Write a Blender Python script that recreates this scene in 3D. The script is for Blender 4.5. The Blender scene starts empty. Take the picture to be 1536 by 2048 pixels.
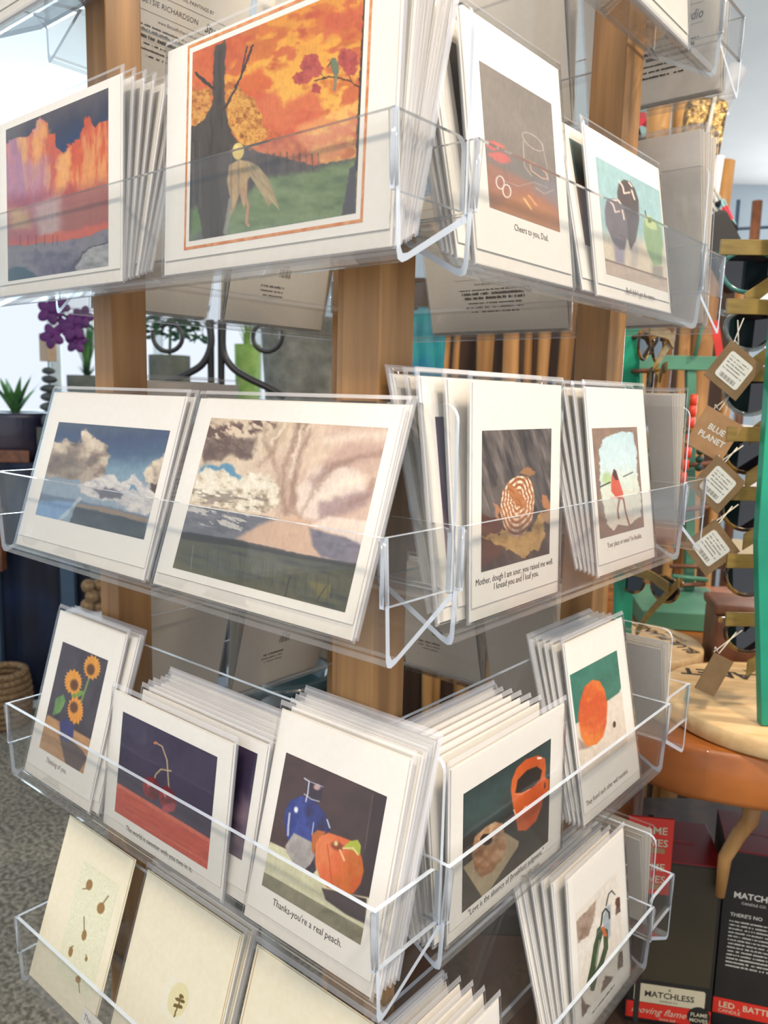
import bpy, bmesh, math, random
import numpy as np
from mathutils import Vector, Matrix, Euler

PI = math.pi
R = math.radians
C = bpy.context.scene.collection
SC = bpy.context.scene
H = 1.30                                    # eye height above the carpet

# ---------------------------------------------------------------- camera
F_PX = 1600.0
FWD = Vector((-0.63468494, 0.7591969, -0.14420501)).normalized()
RIGHT = Vector((0.76469929, 0.64392424, 0.02442472)).normalized()
UP = RIGHT.cross(FWD).normalized()
cam_data = bpy.data.cameras.new('camera')
cam = bpy.data.objects.new('camera', cam_data)
C.objects.link(cam)
m3 = Matrix((RIGHT, UP, -FWD)).transposed()
cam.matrix_world = Matrix.Translation((0, 0, H)) @ m3.to_4x4()
cam_data.sensor_fit = 'VERTICAL'
cam_data.sensor_height = 36
cam_data.lens = F_PX / 2048 * 36
cam_data.clip_start = 0.02
cam_data.dof.use_dof = True
cam_data.dof.focus_distance = 0.52
cam_data.dof.aperture_fstop = 14
SC.camera = cam

SC.view_settings.view_transform = 'Standard'
SC.view_settings.look = 'None'
SC.view_settings.gamma = 1
SC.view_settings.use_curve_mapping = False
SC.view_settings.exposure = -0.12
SC.cycles.transparent_max_bounces = 28
SC.cycles.max_bounces = 8
SC.cycles.diffuse_bounces = 3
SC.cycles.glossy_bounces = 4
SC.cycles.use_denoising = True
SC.cycles.caustics_reflective = False
SC.cycles.caustics_refractive = False

# ---------------------------------------------------------------- daylight
world = bpy.data.worlds.new('daylight')
SC.world = world
world.use_nodes = True
wn = world.node_tree
bg = wn.nodes['Background']
bg.inputs['Color'].default_value = (0.90, 0.94, 1.0, 1)
bg.inputs['Strength'].default_value = 1.15

FA = Vector((0.7672, 0.6414, 0))            # room axes: a to the right, b away from the viewer
FB = Vector((-0.6414, 0.7672, 0))
YAW = math.atan2(0.6414, 0.7672)


def Q(a, b, z=0):
    return FA * a + FB * b + Vector((0, 0, z))


def ray(px, py):
    return (FWD * F_PX + RIGHT * (px - 768) - UP * (py - 1024)).normalized()


def W(px, py, b):
    r = ray(px, py)
    return Vector((0, 0, H)) + r * (b / r.dot(FB))


# ---------------------------------------------------------------- materials
def lin(c):
    return tuple((x / 255 / 12.92) if x / 255 <= 0.04045 else ((x / 255 + 0.055) / 1.055) ** 2.4 for x in c)


def newmat(name):
    m = bpy.data.materials.new(name)
    m.use_nodes = True
    return m, m.node_tree, m.node_tree.nodes['Principled BSDF']


def mat(name, c, rough=0.6, metal=0.0, c2=None, scale=20, stretch=(1, 1, 1), bump=0.0, detail=4, coat=0, emit=None, spec=0.5, lo=.35, hi=.65):
    m, nt, p = newmat(name)
    p.inputs['Roughness'].default_value = rough
    p.inputs['Metallic'].default_value = metal
    p.inputs['Specular IOR Level'].default_value = spec
    p.inputs['Coat Weight'].default_value = coat
    tc = nt.nodes.new('ShaderNodeTexCoord')
    mp = nt.nodes.new('ShaderNodeMapping')
    mp.inputs['Scale'].default_value = stretch
    nz = nt.nodes.new('ShaderNodeTexNoise')
    nz.inputs['Scale'].default_value = scale
    nz.inputs['Detail'].default_value = detail
    cr = nt.nodes.new('ShaderNodeValToRGB')
    a = lin(c)
    b = lin(c2) if c2 else tuple(x * 0.93 for x in a)
    cr.color_ramp.elements[0].position = lo
    cr.color_ramp.elements[1].position = hi
    cr.color_ramp.elements[0].color = (*b, 1)
    cr.color_ramp.elements[1].color = (*a, 1)
    L = nt.links.new
    L(tc.outputs['Object'], mp.inputs['Vector'])
    L(mp.outputs['Vector'], nz.inputs['Vector'])
    L(nz.outputs['Fac'], cr.inputs['Fac'])
    L(cr.outputs['Color'], p.inputs['Base Color'])
    if bump:
        bp = nt.nodes.new('ShaderNodeBump')
        bp.inputs['Strength'].default_value = bump
        bp.inputs['Distance'].default_value = 0.01
        L(nz.outputs['Fac'], bp.inputs['Height'])
        L(bp.outputs['Normal'], p.inputs['Normal'])
    if emit:
        p.inputs['Emission Color'].default_value = (*lin(c), 1)
        p.inputs['Emission Strength'].default_value = emit
    return m


def clear(name, tint, gloss_rough, ior=1.49, haze=0.0, hazecol=(0.9, 0.9, 0.92), wrinkle=0.0, wscale=40, boost=1.0):
    m, nt, p = newmat(name)
    nt.nodes.remove(p)
    out = nt.nodes['Material Output']
    tr = nt.nodes.new('ShaderNodeBsdfTransparent')
    tr.inputs['Color'].default_value = (*tint, 1)
    gl = nt.nodes.new('ShaderNodeBsdfGlossy')
    gl.inputs['Roughness'].default_value = gloss_rough
    lw = nt.nodes.new('ShaderNodeLayerWeight')
    pw = nt.nodes.new('ShaderNodeMath')
    pw.operation = 'POWER'
    pw.inputs[1].default_value = 5
    fr = nt.nodes.new('ShaderNodeMath')
    fr.operation = 'MULTIPLY_ADD'
    f0 = ((ior - 1) / (ior + 1)) ** 2
    fr.inputs[1].default_value = 1 - f0
    fr.inputs[2].default_value = f0
    nt.links.new(lw.outputs['Facing'], pw.inputs[0])
    nt.links.new(pw.outputs[0], fr.inputs[0])
    mx = nt.nodes.new('ShaderNodeMixShader')
    L = nt.links.new
    mul = nt.nodes.new('ShaderNodeMath')
    mul.operation = 'MULTIPLY'
    mul.use_clamp = True
    mul.inputs[1].default_value = boost
    L(fr.outputs[0], mul.inputs[0])
    L(mul.outputs[0], mx.inputs[0])
    base = tr
    if haze:
        df = nt.nodes.new('ShaderNodeBsdfDiffuse')
        df.inputs['Color'].default_value = (*hazecol, 1)
        m2 = nt.nodes.new('ShaderNodeMixShader')
        m2.inputs[0].default_value = haze
        L(tr.outputs[0], m2.inputs[1])
        L(df.outputs[0], m2.inputs[2])
        base = m2
    L(base.outputs[0], mx.inputs[1])
    L(gl.outputs[0], mx.inputs[2])
    if wrinkle:
        tc = nt.nodes.new('ShaderNodeTexCoord')
        mp = nt.nodes.new('ShaderNodeMapping')
        mp.inputs['Scale'].default_value = (1, 1, 0.35)
        oi = nt.nodes.new('ShaderNodeObjectInfo')
        mm = nt.nodes.new('ShaderNodeMath')
        mm.operation = 'MULTIPLY'
        mm.inputs[1].default_value = 7
        nz = nt.nodes.new('ShaderNodeTexNoise')
        nz.noise_dimensions = '4D'
        nz.inputs['Scale'].default_value = wscale
        nz.inputs['Detail'].default_value = 2
        bp = nt.nodes.new('ShaderNodeBump')
        bp.inputs['Strength'].default_value = wrinkle
        bp.inputs['Distance'].default_value = 0.004
        L(tc.outputs['Object'], mp.inputs[0])
        L(mp.outputs[0], nz.inputs['Vector'])
        L(oi.outputs['Random'], mm.inputs[0])
        L(mm.outputs[0], nz.inputs['W'])
        L(nz.outputs['Fac'], bp.inputs['Height'])
        L(bp.outputs['Normal'], gl.inputs['Normal'])
    L(mx.outputs[0], out.inputs['Surface'])
    return m


def glassy_edge(name, col):
    m, nt, p = newmat(name)
    p.inputs['Base Color'].default_value = (*col, 1)
    p.inputs['Roughness'].default_value = 0.12
    p.inputs['Transmission Weight'].default_value = 0.35
    p.inputs['IOR'].default_value = 1.3
    p.inputs['Coat Weight'].default_value = 0.5
    return m


def vcol_mat(name):
    m, nt, p = newmat(name)
    p.inputs['Roughness'].default_value = 0.45
    at = nt.nodes.new('ShaderNodeAttribute')
    at.attribute_name = 'ink'
    tc = nt.nodes.new('ShaderNodeTexCoord')
    nz = nt.nodes.new('ShaderNodeTexNoise')
    nz.inputs['Scale'].default_value = 900
    hs = nt.nodes.new('ShaderNodeHueSaturation')
    mr = nt.nodes.new('ShaderNodeMapRange')
    mr.inputs['To Min'].default_value = 0.9
    mr.inputs['To Max'].default_value = 1.1
    L = nt.links.new
    L(tc.outputs['Object'], nz.inputs['Vector'])
    L(nz.outputs['Fac'], mr.inputs['Value'])
    L(mr.outputs[0], hs.inputs['Value'])
    L(at.outputs['Color'], hs.inputs['Color'])
    L(hs.outputs[0], p.inputs['Base Color'])
    return m


M = {}
M['card'] = mat('card_stock', (240, 235, 226), .55, c2=(238, 232, 222), scale=300)
M['cream'] = mat('cream_stock', (247, 236, 208), .6, c2=(243, 231, 200), scale=200)
M['env'] = mat('envelope_paper', (236, 229, 219), .7, c2=(232, 225, 214), scale=200)
M['envgrey'] = mat('envelope_back', (214, 207, 200), .7, c2=(205, 199, 192), scale=60)
M['ink'] = mat('black_ink', (52, 46, 42), .6)
M['inkgrey'] = mat('grey_ink', (110, 102, 96), .6)
M['inkbrown'] = mat('brown_ink', (112, 92, 80), .6)
M['gold'] = mat('gold_rule', (205, 165, 100), .5)
M['orange_rule'] = mat('orange_rule', (205, 120, 55), .6, c2=(225, 160, 110), scale=250)
M['sleeve'] = clear('cellophane', (0.985, 0.985, 0.985), 0.06, 1.35, 0.0, wrinkle=0.35, wscale=32, boost=.75)
M['sleeve_edge'] = clear('cellophane_seam', (0.97, 0.97, 0.98), 0.1, 1.45, 0.28, (.92, .92, .95))
M['acrylic'] = clear('clear_acrylic', (0.965, 0.967, 0.965), 0.015, 1.4, 0.012, boost=.9)
M['acrylic_bend'] = clear('bent_acrylic', (0.93, 0.93, 0.93), 0.05, 1.6, 0.10)
M['acrylic_edge'] = glassy_edge('acrylic_edge', (0.72, 0.81, 0.93))
M['print'] = vcol_mat('printed_picture')
M['post'] = mat('oak_post', (186, 138, 84), .42, c2=(142, 100, 56), scale=14, stretch=(6, 6, .35), detail=8, bump=.05, coat=.12, lo=.3, hi=.7)
M['groove'] = mat('pale_groove', (215, 195, 170), .5)
M['steel'] = mat('screw_steel', (150, 150, 155), .3, 1)
M['black'] = mat('black_metal', (28, 28, 30), .35)
M['carpet'] = mat('carpet_pile', (162, 155, 140), .95, c2=(102, 97, 86), scale=75, detail=8, bump=.8, lo=.4, hi=.62)
M['ceiling'] = mat('ceiling_paint', (236, 233, 228), .9, c2=(228, 225, 220), scale=2)
M['wall'] = mat('wall_paint', (205, 216, 224), .9, c2=(198, 210, 220), scale=2)
M['sash'] = mat('window_paint', (225, 232, 236), .5)
M['table'] = mat('amber_table_wood', (178, 104, 42), .38, c2=(120, 62, 22), scale=3.2, stretch=(1, 6, 3), detail=5, coat=.3)
M['pine'] = mat('pine_disc', (226, 194, 145), .5, c2=(206, 168, 118), scale=10, stretch=(1, 9, 9), detail=4)
M['teal'] = mat('turquoise_paint', (24, 150, 118), .45, c2=(18, 132, 106), scale=12)
M['seafoam'] = mat('seafoam_paint', (82, 140, 112), .55, c2=(68, 122, 98), scale=12)
M['bamboo'] = mat('bamboo_temple', (150, 126, 62), .5, c2=(126, 102, 48), scale=30, stretch=(1, 5, 5))
M['lens'] = mat('dark_lens', (24, 24, 34), .06, c2=(20, 20, 28), coat=.6)
M['rim'] = clear('clear_rim', (0.75, 0.8, 0.8), .05, 1.5, .3, (.55, .6, .6))
M['rimteal'] = mat('teal_rim', (70, 130, 125), .2, coat=.4)
M['rimdark'] = mat('tortoise_rim', (60, 42, 26), .25, c2=(150, 110, 40), scale=60, lo=.45, hi=.55)
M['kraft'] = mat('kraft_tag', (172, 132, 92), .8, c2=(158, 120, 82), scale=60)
M['kraftdark'] = mat('kraft_tag_dark', (128, 104, 72), .8, c2=(118, 94, 64), scale=60)  # darker brown kraft board
M['string'] = mat('white_string', (220, 214, 200), .8)
M['label'] = mat('label_paper', (214, 214, 204), .6)
M['driftwood'] = mat('amber_pole_wood', (206, 158, 98), .5, c2=(164, 116, 62), scale=5, stretch=(6, 6, .6), detail=6, coat=.1)
M['darkwood'] = mat('dark_panel_wood', (72, 48, 30), .7, c2=(48, 32, 22), scale=4, stretch=(8, 8, .5))
M['brown'] = mat('brown_rod', (126, 80, 54), .45, c2=(92, 56, 38), scale=30)
M['boxblack'] = mat('carton_black', (34, 32, 30), .45, c2=(26, 25, 24), scale=20)
M['boxolive'] = mat('carton_window', (66, 58, 40), .4, c2=(50, 45, 33), scale=3)
M['boxred'] = mat('carton_red', (150, 18, 26), .45, c2=(132, 12, 20), scale=20)
M['boxbright'] = mat('carton_bright_red', (214, 50, 36), .45)
M['boxcream'] = mat('carton_cream', (206, 196, 166), .6)
M['navy'] = mat('navy_cloth', (14, 36, 74), .6, c2=(5, 14, 34), scale=5, detail=6)
M['steelblue'] = mat('blue_steel', (70, 92, 116), .4, .3)
M['rope'] = mat('jute_rope', (150, 124, 92), .9, c2=(110, 86, 60), scale=90)
M['stone'] = mat('grey_stone', (92, 98, 98), .8, c2=(70, 76, 78), scale=30)
M['concrete'] = mat('concrete_pot', (128, 130, 122), .85, c2=(98, 100, 94), scale=26, bump=.2)
M['bluepot'] = mat('dark_glazed_pot', (60, 52, 66), .3, c2=(28, 32, 58), scale=7, coat=.4)
M['greypot'] = mat('grey_pot', (108, 112, 104), .85, c2=(92, 96, 88), scale=20)
M['blockwood'] = mat('pale_block_wood', (196, 172, 146), .7, c2=(176, 150, 124), scale=12)
M['orchid'] = mat('orchid_petal', (92, 22, 104), .5, c2=(64, 14, 84), scale=30)
M['leaf'] = mat('green_leaf', (96, 150, 84), .6, c2=(52, 100, 58), scale=20)
M['darkleaf'] = mat('dark_foliage', (62, 104, 72), .7, c2=(30, 62, 44), scale=20)
M['limeleaf'] = mat('lime_leaf', (150, 180, 96), .6, c2=(110, 150, 70), scale=20)
M['bluecloth'] = mat('blue_dyed_cloth', (10, 96, 140), .6, c2=(16, 140, 130), scale=9)
M['blackcloth'] = mat('black_leather', (22, 21, 22), .55)
M['goldcloth'] = mat('gold_sequins', (176, 146, 84), .3, .35, c2=(92, 68, 34), scale=70, detail=2, bump=.6, lo=.42, hi=.58)
M['white'] = mat('white_enamel', (236, 238, 240), .35)
M['lamp'] = mat('lit_lamp', (255, 244, 225), .4, emit=14)
M['redbead'] = mat('red_bead', (226, 66, 34), .35)
M['greenbead'] = mat('green_bead', (22, 62, 54), .3)
M['paperwhite'] = mat('white_paper', (226, 226, 230), .6)


# ---------------------------------------------------------------- mesh helpers
def obj(name, me, parent=None, loc=None, rot=None):
    o = bpy.data.objects.new(name, me)
    C.objects.link(o)
    if parent is not None:
        o.parent = parent
    if loc is not None:
        o.location = loc
    if rot is not None:
        o.rotation_euler = rot
    return o


def thing(name, label, cat, loc=(0, 0, 0), rot=(0, 0, 0), group=None, me=None):
    o = obj(name, me, None, loc, rot)
    o['label'] = label
    o['category'] = cat
    if group:
        o['group'] = group
    return o


class MB:
    """collects shapes into one mesh; second index = material slot"""

    def __init__(s):
        s.v, s.f, s.mi, s.sm = [], [], [], []

    def add(s, vs, fs, mi=0, smooth=False):
        n = len(s.v)
        s.v += [tuple(v) for v in vs]
        s.f += [tuple(i + n for i in f) for f in fs]
        s.mi += [mi] * len(fs)
        s.sm += [smooth] * len(fs)
        return s

    def box(s, x0, x1, y0, y1, z0, z1, mi=0, mtx=None):
        vs = [(x0, y0, z0), (x1, y0, z0), (x1, y1, z0), (x0, y1, z0), (x0, y0, z1), (x1, y0, z1), (x1, y1, z1), (x0, y1, z1)]
        if mtx is not None:
            vs = [mtx @ Vector(v) for v in vs]
        return s.add(vs, [(3, 2, 1, 0), (4, 5, 6, 7), (0, 1, 5, 4), (1, 2, 6, 5), (2, 3, 7, 6), (3, 0, 4, 7)], mi)

    def prism(s, pts, axis, a, b, mi=0, mi_side=None, smooth_side=False):
        """2D outline extruded along an axis. axis 'x': pts=(y,z); 'y': (x,z); 'z': (x,y)"""
        def mk(p, t):
            return {'x': (t, p[0], p[1]), 'y': (p[0], t, p[1]), 'z': (p[0], p[1], t)}[axis]
        n = len(pts)
        vs = [mk(p, a) for p in pts] + [mk(p, b) for p in pts]
        s.add(vs, [tuple(range(n))[::-1], tuple(range(n, 2 * n))], mi)
        s.add(vs, [(i, (i + 1) % n, n + (i + 1) % n, n + i) for i in range(n)], mi if mi_side is None else mi_side, smooth_side)
        return s

    def tube(s, pts, r, seg=8, mi=0, closed=False):
        pts = [Vector(p) for p in pts]
        n = len(pts)
        rs = r if isinstance(r, (list, tuple)) else [r] * n
        vs = []
        prev = None
        for i, p in enumerate(pts):
            if closed:
                t = pts[(i + 1) % n] - pts[i - 1]
            else:
                t = pts[min(i + 1, n - 1)] - pts[max(i - 1, 0)]
            t.normalize()
            if prev is None:
                u = t.cross(Vector((0, 0, 1)))
                if u.length < 1e-3:
                    u = t.cross(Vector((1, 0, 0)))
            else:
                u = prev - t * prev.dot(t)
            u.normalize()
            prev = u
            w = t.cross(u)
            for k in range(seg):
                a = 2 * PI * k / seg
                vs.append(p + (u * math.cos(a) + w * math.sin(a)) * rs[i])
        fs = []
        for i in range(n if closed else n - 1):
            j = (i + 1) % n
            for k in range(seg):
                fs.append((i * seg + k, i * seg + (k + 1) % seg, j * seg + (k + 1) % seg, j * seg + k))
        s.add(vs, fs, mi, True)
        if not closed:
            s.add(vs, [tuple(range(seg))[::-1], tuple((n - 1) * seg + k for k in range(seg))], mi)
        return s

    def lathe(s, prof, seg=32, mi=0, c=(0, 0), sx=1, sy=1):
        vs = []
        for r, z in prof:
            for k in range(seg):
                a = 2 * PI * k / seg
                vs.append((c[0] + r * sx * math.cos(a), c[1] + r * sy * math.sin(a), z))
        fs = []
        for i in range(len(prof) - 1):
            for k in range(seg):
                fs.append((i * seg + k, i * seg + (k + 1) % seg, (i + 1) * seg + (k + 1) % seg, (i + 1) * seg + k))
        s.add(vs, fs, mi, True)
        s.add(vs, [tuple(range(seg))[::-1], tuple((len(prof) - 1) * seg + k for k in range(seg))], mi)
        return s

    def blob(s, c, rx, ry, rz, seg=14, rings=9, mi=0, noise=0, seed=0, mtx=None):
        rnd = random.Random(seed)
        ph = [rnd.uniform(0, 6) for _ in range(4)]
        vs = []
        for i in range(rings + 1):
            th = PI * i / rings
            for k in range(seg):
                a = 2 * PI * k / seg
                d = 1 + noise * (math.sin(3 * a + ph[0]) * math.sin(2 * th + ph[1]) + .6 * math.sin(5 * a + ph[2]) * math.sin(4 * th + ph[3]))
                v = Vector((rx * d * math.sin(th) * math.cos(a), ry * d * math.sin(th) * math.sin(a), rz * d * math.cos(th)))
                if mtx is not None:
                    v = mtx @ v
                vs.append(Vector(c) + v)
        fs = [(i * seg + k, (i + 1) * seg + k, (i + 1) * seg + (k + 1) % seg, i * seg + (k + 1) % seg) for i in range(rings) for k in range(seg)]
        return s.add(vs, fs, mi, True)

    def mesh(s, name, mats, bevel=0):
        me = bpy.data.meshes.new(name)
        me.from_pydata(s.v, [], s.f)
        me.polygons.foreach_set('material_index', s.mi)
        me.polygons.foreach_set('use_smooth', s.sm)
        for m in (mats if isinstance(mats, (list, tuple)) else [mats]):
            me.materials.append(m)
        bm = bmesh.new()
        bm.from_mesh(me)
        bmesh.ops.remove_doubles(bm, verts=bm.verts, dist=1e-6)
        if bevel:
            es = [e for e in bm.edges if len(e.link_faces) == 2 and e.calc_face_angle(0) > .6]
            bmesh.ops.bevel(bm, geom=es, offset=bevel, segments=2, affect='EDGES', profile=.6)
        bmesh.ops.recalc_face_normals(bm, faces=bm.faces)
        bm.to_mesh(me)
        bm.free()
        me.update()
        return me


def rrect(x0, x1, z0, z1, r, seg=5, corners=(1, 1, 1, 1)):
    """rounded rectangle outline; corners bl, br, tr, tl"""
    pts = []
    for (cx, cz, a0, on, kx, kz) in ((x0 + r, z0 + r, PI, corners[0], x0, z0), (x1 - r, z0 + r, 1.5 * PI, corners[1], x1, z0),
                                     (x1 - r, z1 - r, 0, corners[2], x1, z1), (x0 + r, z1 - r, .5 * PI, corners[3], x0, z1)):
        if on:
            for i in range(seg + 1):
                a = a0 + .5 * PI * i / seg
                pts.append((cx + r * math.cos(a), cz + r * math.sin(a)))
        else:
            pts.append((kx, kz))
    return pts


def text_mesh(mb, body, size, x, z, y=0, align='CENTER', mi=0, back=False, shear=0.0, sx=1.0, bold=0.0, mtx=None):
    cu = bpy.data.curves.new('lettering', 'FONT')
    cu.body = body
    cu.size = size
    cu.align_x = align
    cu.shear = shear
    cu.offset = bold * size
    cu.resolution_u = 2
    to = bpy.data.objects.new('lettering', cu)
    C.objects.link(to)
    bpy.context.view_layer.update()
    dg = bpy.context.evaluated_depsgraph_get()
    ev = to.evaluated_get(dg)
    me = ev.to_mesh()
    vs = []
    for v in me.vertices:
        px = v.co.x * sx
        if mtx is not None:
            vs.append(mtx @ Vector((px + x, v.co.y + z, y)))
        elif back:
            vs.append((x - px, y, z + v.co.y))
        else:
            vs.append((x + px, y, z + v.co.y))
    fs = [tuple(p.vertices) for p in me.polygons]
    mb.add(vs, fs, mi)
    ev.to_mesh_clear()
    bpy.data.objects.remove(to)
    bpy.data.curves.remove(cu)


# ---------------------------------------------------------------- the room
def struct(name, mb, m, bevel=0, parent=None):
    o = obj(name, mb.mesh(name, m, bevel), parent)
    if parent is None:
        o['kind'] = 'structure'
    return o


def qbox(mb, a0, a1, b0, b1, z0, z1, mi=0):
    vs = [Q(a0, b0, z0), Q(a1, b0, z0), Q(a1, b1, z0), Q(a0, b1, z0), Q(a0, b0, z1), Q(a1, b0, z1), Q(a1, b1, z1), Q(a0, b1, z1)]
    return mb.add(vs, [(3, 2, 1, 0), (4, 5, 6, 7), (0, 1, 5, 4), (1, 2, 6, 5), (2, 3, 7, 6), (3, 0, 4, 7)], mi)


BW = 5.6
CEIL = 2.75
struct('floor', qbox(MB(), -4, 4, -1.5, BW + .2, -.05, 0), M['carpet'])
struct('ceiling', qbox(MB(), -4, 4, .9, BW + .2, CEIL, CEIL + .1), M['ceiling'])
wz0, wz1, wa0, wa1 = .92, 2.35, -3.1, -.55
wb = MB()
qbox(wb, -4, wa0, BW, BW + .15, 0, CEIL)
qbox(wb, wa1, 2.9, BW, BW + .15, 0, CEIL)
qbox(wb, 2.9, 3.9, BW, BW + .15, 0, wz0)
qbox(wb, 2.9, 3.9, BW, BW + .15, wz1, CEIL)
qbox(wb, 3.9, 4, BW, BW + .15, 0, CEIL)
qbox(wb, wa0, wa1, BW, BW + .15, 0, wz0)
qbox(wb, wa0, wa1, BW, BW + .15, wz1, CEIL)
struct('wall_back', wb, M['wall'])
struct('wall_right', qbox(MB(), 4, 4.15, .5, BW, 0, CEIL), M['wall'])
struct('wall_left', qbox(MB(), -4.15, -4, .5, BW, 0, CEIL), M['wall'])
wf = MB()
for a in (wa0, -2.35, -1.62, -.93, wa1 - .05):
    qbox(wf, a, a + .05, BW + .02, BW + .09, wz0, wz1)
qbox(wf, wa0, wa1, BW + .02, BW + .09, wz0, wz0 + .05)
qbox(wf, wa0, wa1, BW + .02, BW + .09, wz1 - .05, wz1)
win = struct('window_1', wf, M['sash'])
sl = MB()
qbox(sl, wa0 - .05, wa1 + .05, BW - .12, BW + .02, wz0 - .03, wz0)
wf2 = MB()  # out-of-view window, added as a place for the ceiling's fill light
for a in (2.9, 3.38, 3.85):
    qbox(wf2, a, a + .05, BW + .02, BW + .09, wz0, wz1)
qbox(wf2, 2.9, 3.9, BW + .02, BW + .09, wz0, wz0 + .05)
qbox(wf2, 2.9, 3.9, BW + .02, BW + .09, wz1 - .05, wz1)
struct('added_window', wf2, M['sash'])
struct('window_sill', sl, M['sash'], parent=win)
M['pane'] = clear('window_glass', (.96, .98, 1), .01, 1.3)
gl = MB()
qbox(gl, wa0, wa1, BW + .05, BW + .056, wz0, wz1)
struct('window_pane', gl, M['pane'], parent=win)
struct('ground_outside', qbox(MB(), -9, 9, BW + .3, 16, -.1, -.02), mat('pale_paving', (206, 206, 200), .9, scale=3))

ld = bpy.data.lights.new('daylight_fill', 'AREA')
ld.shape = 'RECTANGLE'
ld.size, ld.size_y = 2.5, 1.1
ld.energy = 150
ld.color = (.68, .86, 1)
lo = obj('daylight_fill', ld)
lo.matrix_world = Matrix.Translation(Q(-1.8, BW - .03, 1.47)) @ (-FB + Vector((0, 0, .12))).to_track_quat('-Z', 'Y').to_matrix().to_4x4()

ld2 = ld.copy()  # added fill light at the invented window, brightens the ceiling
ld2.energy = 70
ld2.size = .95
ld2.color = (.9, .94, 1)
lo = obj('daylight_fill', ld2)
lo.matrix_world = Matrix.Translation(Q(3.4, BW - .03, 1.6)) @ (-FB - FA * .4 + Vector((0, 0, .3))).to_track_quat('-Z', 'Y').to_matrix().to_4x4()

# lamps
def spotlight(px, py, b, aim, energy, col=(1, .86, .68), label='', size=.05, at=None, spot=True):
    p = at if at is not None else W(px, py, b)
    t = thing('ceiling_spotlight', label, 'lamp', p, (0, 0, 0), 'spotlights along the ceiling')
    d = (Vector(aim) - Vector(p)).normalized()
    q = d.to_track_quat('-Z', 'Y').to_euler()
    mb = MB()
    mb.lathe([(.018, .11), (.03, .10), (.038, .06), (.046, .0), (.050, -.012), (.046, -.012), (.042, 0), (.03, .02)], 24)
    obj('lamp_housing', mb.mesh('lamp_housing', M['white']), t, rot=q)
    mb = MB()
    mb.lathe([(.041, -.003), (.03, -.006), (.01, -.008)], 20)
    obj('bulb', mb.mesh('bulb', M['lamp']), t, rot=q)
    mb = MB()
    mb.tube([(0, 0, 0), (0, 0, .05), (0, 0, max(.06, CEIL - p[2]))], .008)
    obj('stem', mb.mesh('stem', M['white']), t, loc=(0, 0, .0))
    ld = bpy.data.lights.new('spotlight_glow', 'AREA')
    ld.shape = 'DISK'
    ld.size = size
    ld.energy = energy
    ld.color = col
    lo = obj('spotlight_glow', ld, t, rot=q)
    lo.location = d * .03
    return t


RC = Vector((-.35, .45, H - .1))            # middle of the card rack
spotlight(1432, 205, 2.5, (-2.0, 2.6, .6), 10, label='white spotlight glowing at the upper right, above the wooden poles')
for (a, b, e, lb) in ((-.55, -.35, 15, 'white ceiling spotlight behind the viewer to the left'),
                      (.55, -.1, 18, 'white ceiling spotlight behind the viewer to the right')):
    spotlight(0, 0, 0, RC, e, label=lb, at=Q(a, b, 2.45), size=.16)
spotlight(0, 0, 0, Q(.55, 1.2, .9), 17, label='white ceiling spotlight over the amber table', at=Q(1.3, .55, 2.45), size=.12, col=(1, .8, .58))

# ---------------------------------------------------------------- card rack
LIP = {k: H + .0645 - .2 * (k - 1) for k in range(0, 6)}
RIMH, BACKZ, TOPZ, DEP, TH = .066, .028, .132, .054, .0028
SIDES = {'L': ((-.457, .300), 0, .420), 'R': ((-.245, .528), PI / 2, .344),
         'F': ((-.457, .762), PI, .420), 'B': ((-.669, .528), -PI / 2, .344)}
rack = thing('card_spinner_rack', 'tall square oak rack carrying clear acrylic trays of greeting cards on every side', 'rack', (-.457, .53, 0))
OFF = Vector((.457, -.53, 0))
for (x0, x1, y0, y1) in ((-.335, -.305, .357, .389), (-.612, -.585, .357, .389), (-.336, -.305, .660, .694), (-.634, -.604, .660, .694)):
    mb = MB()
    mb.box(x0, x1, y0, y1, .04, 2.0)
    obj('post', mb.mesh('post', M['post'], .0012), rack, OFF)
mb = MB()
mb.box(-.3395, -.335, .358, .370, .05, 1.99)
obj('post_seam', mb.mesh('post_seam', M['post'], .0005), rack, OFF)
mb = MB()
mb.lathe([(.30, 0), (.30, .03), (.285, .04)], 48, c=(0, 0))
obj('base', mb.mesh('base', M['post']), rack)


def arc(cx, cz, r, a0, a1, n=6):
    return [(cx + r * math.cos(R(a0 + (a1 - a0) * i / n)), cz + r * math.sin(R(a0 + (a1 - a0) * i / n))) for i in range(n + 1)]


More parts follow.
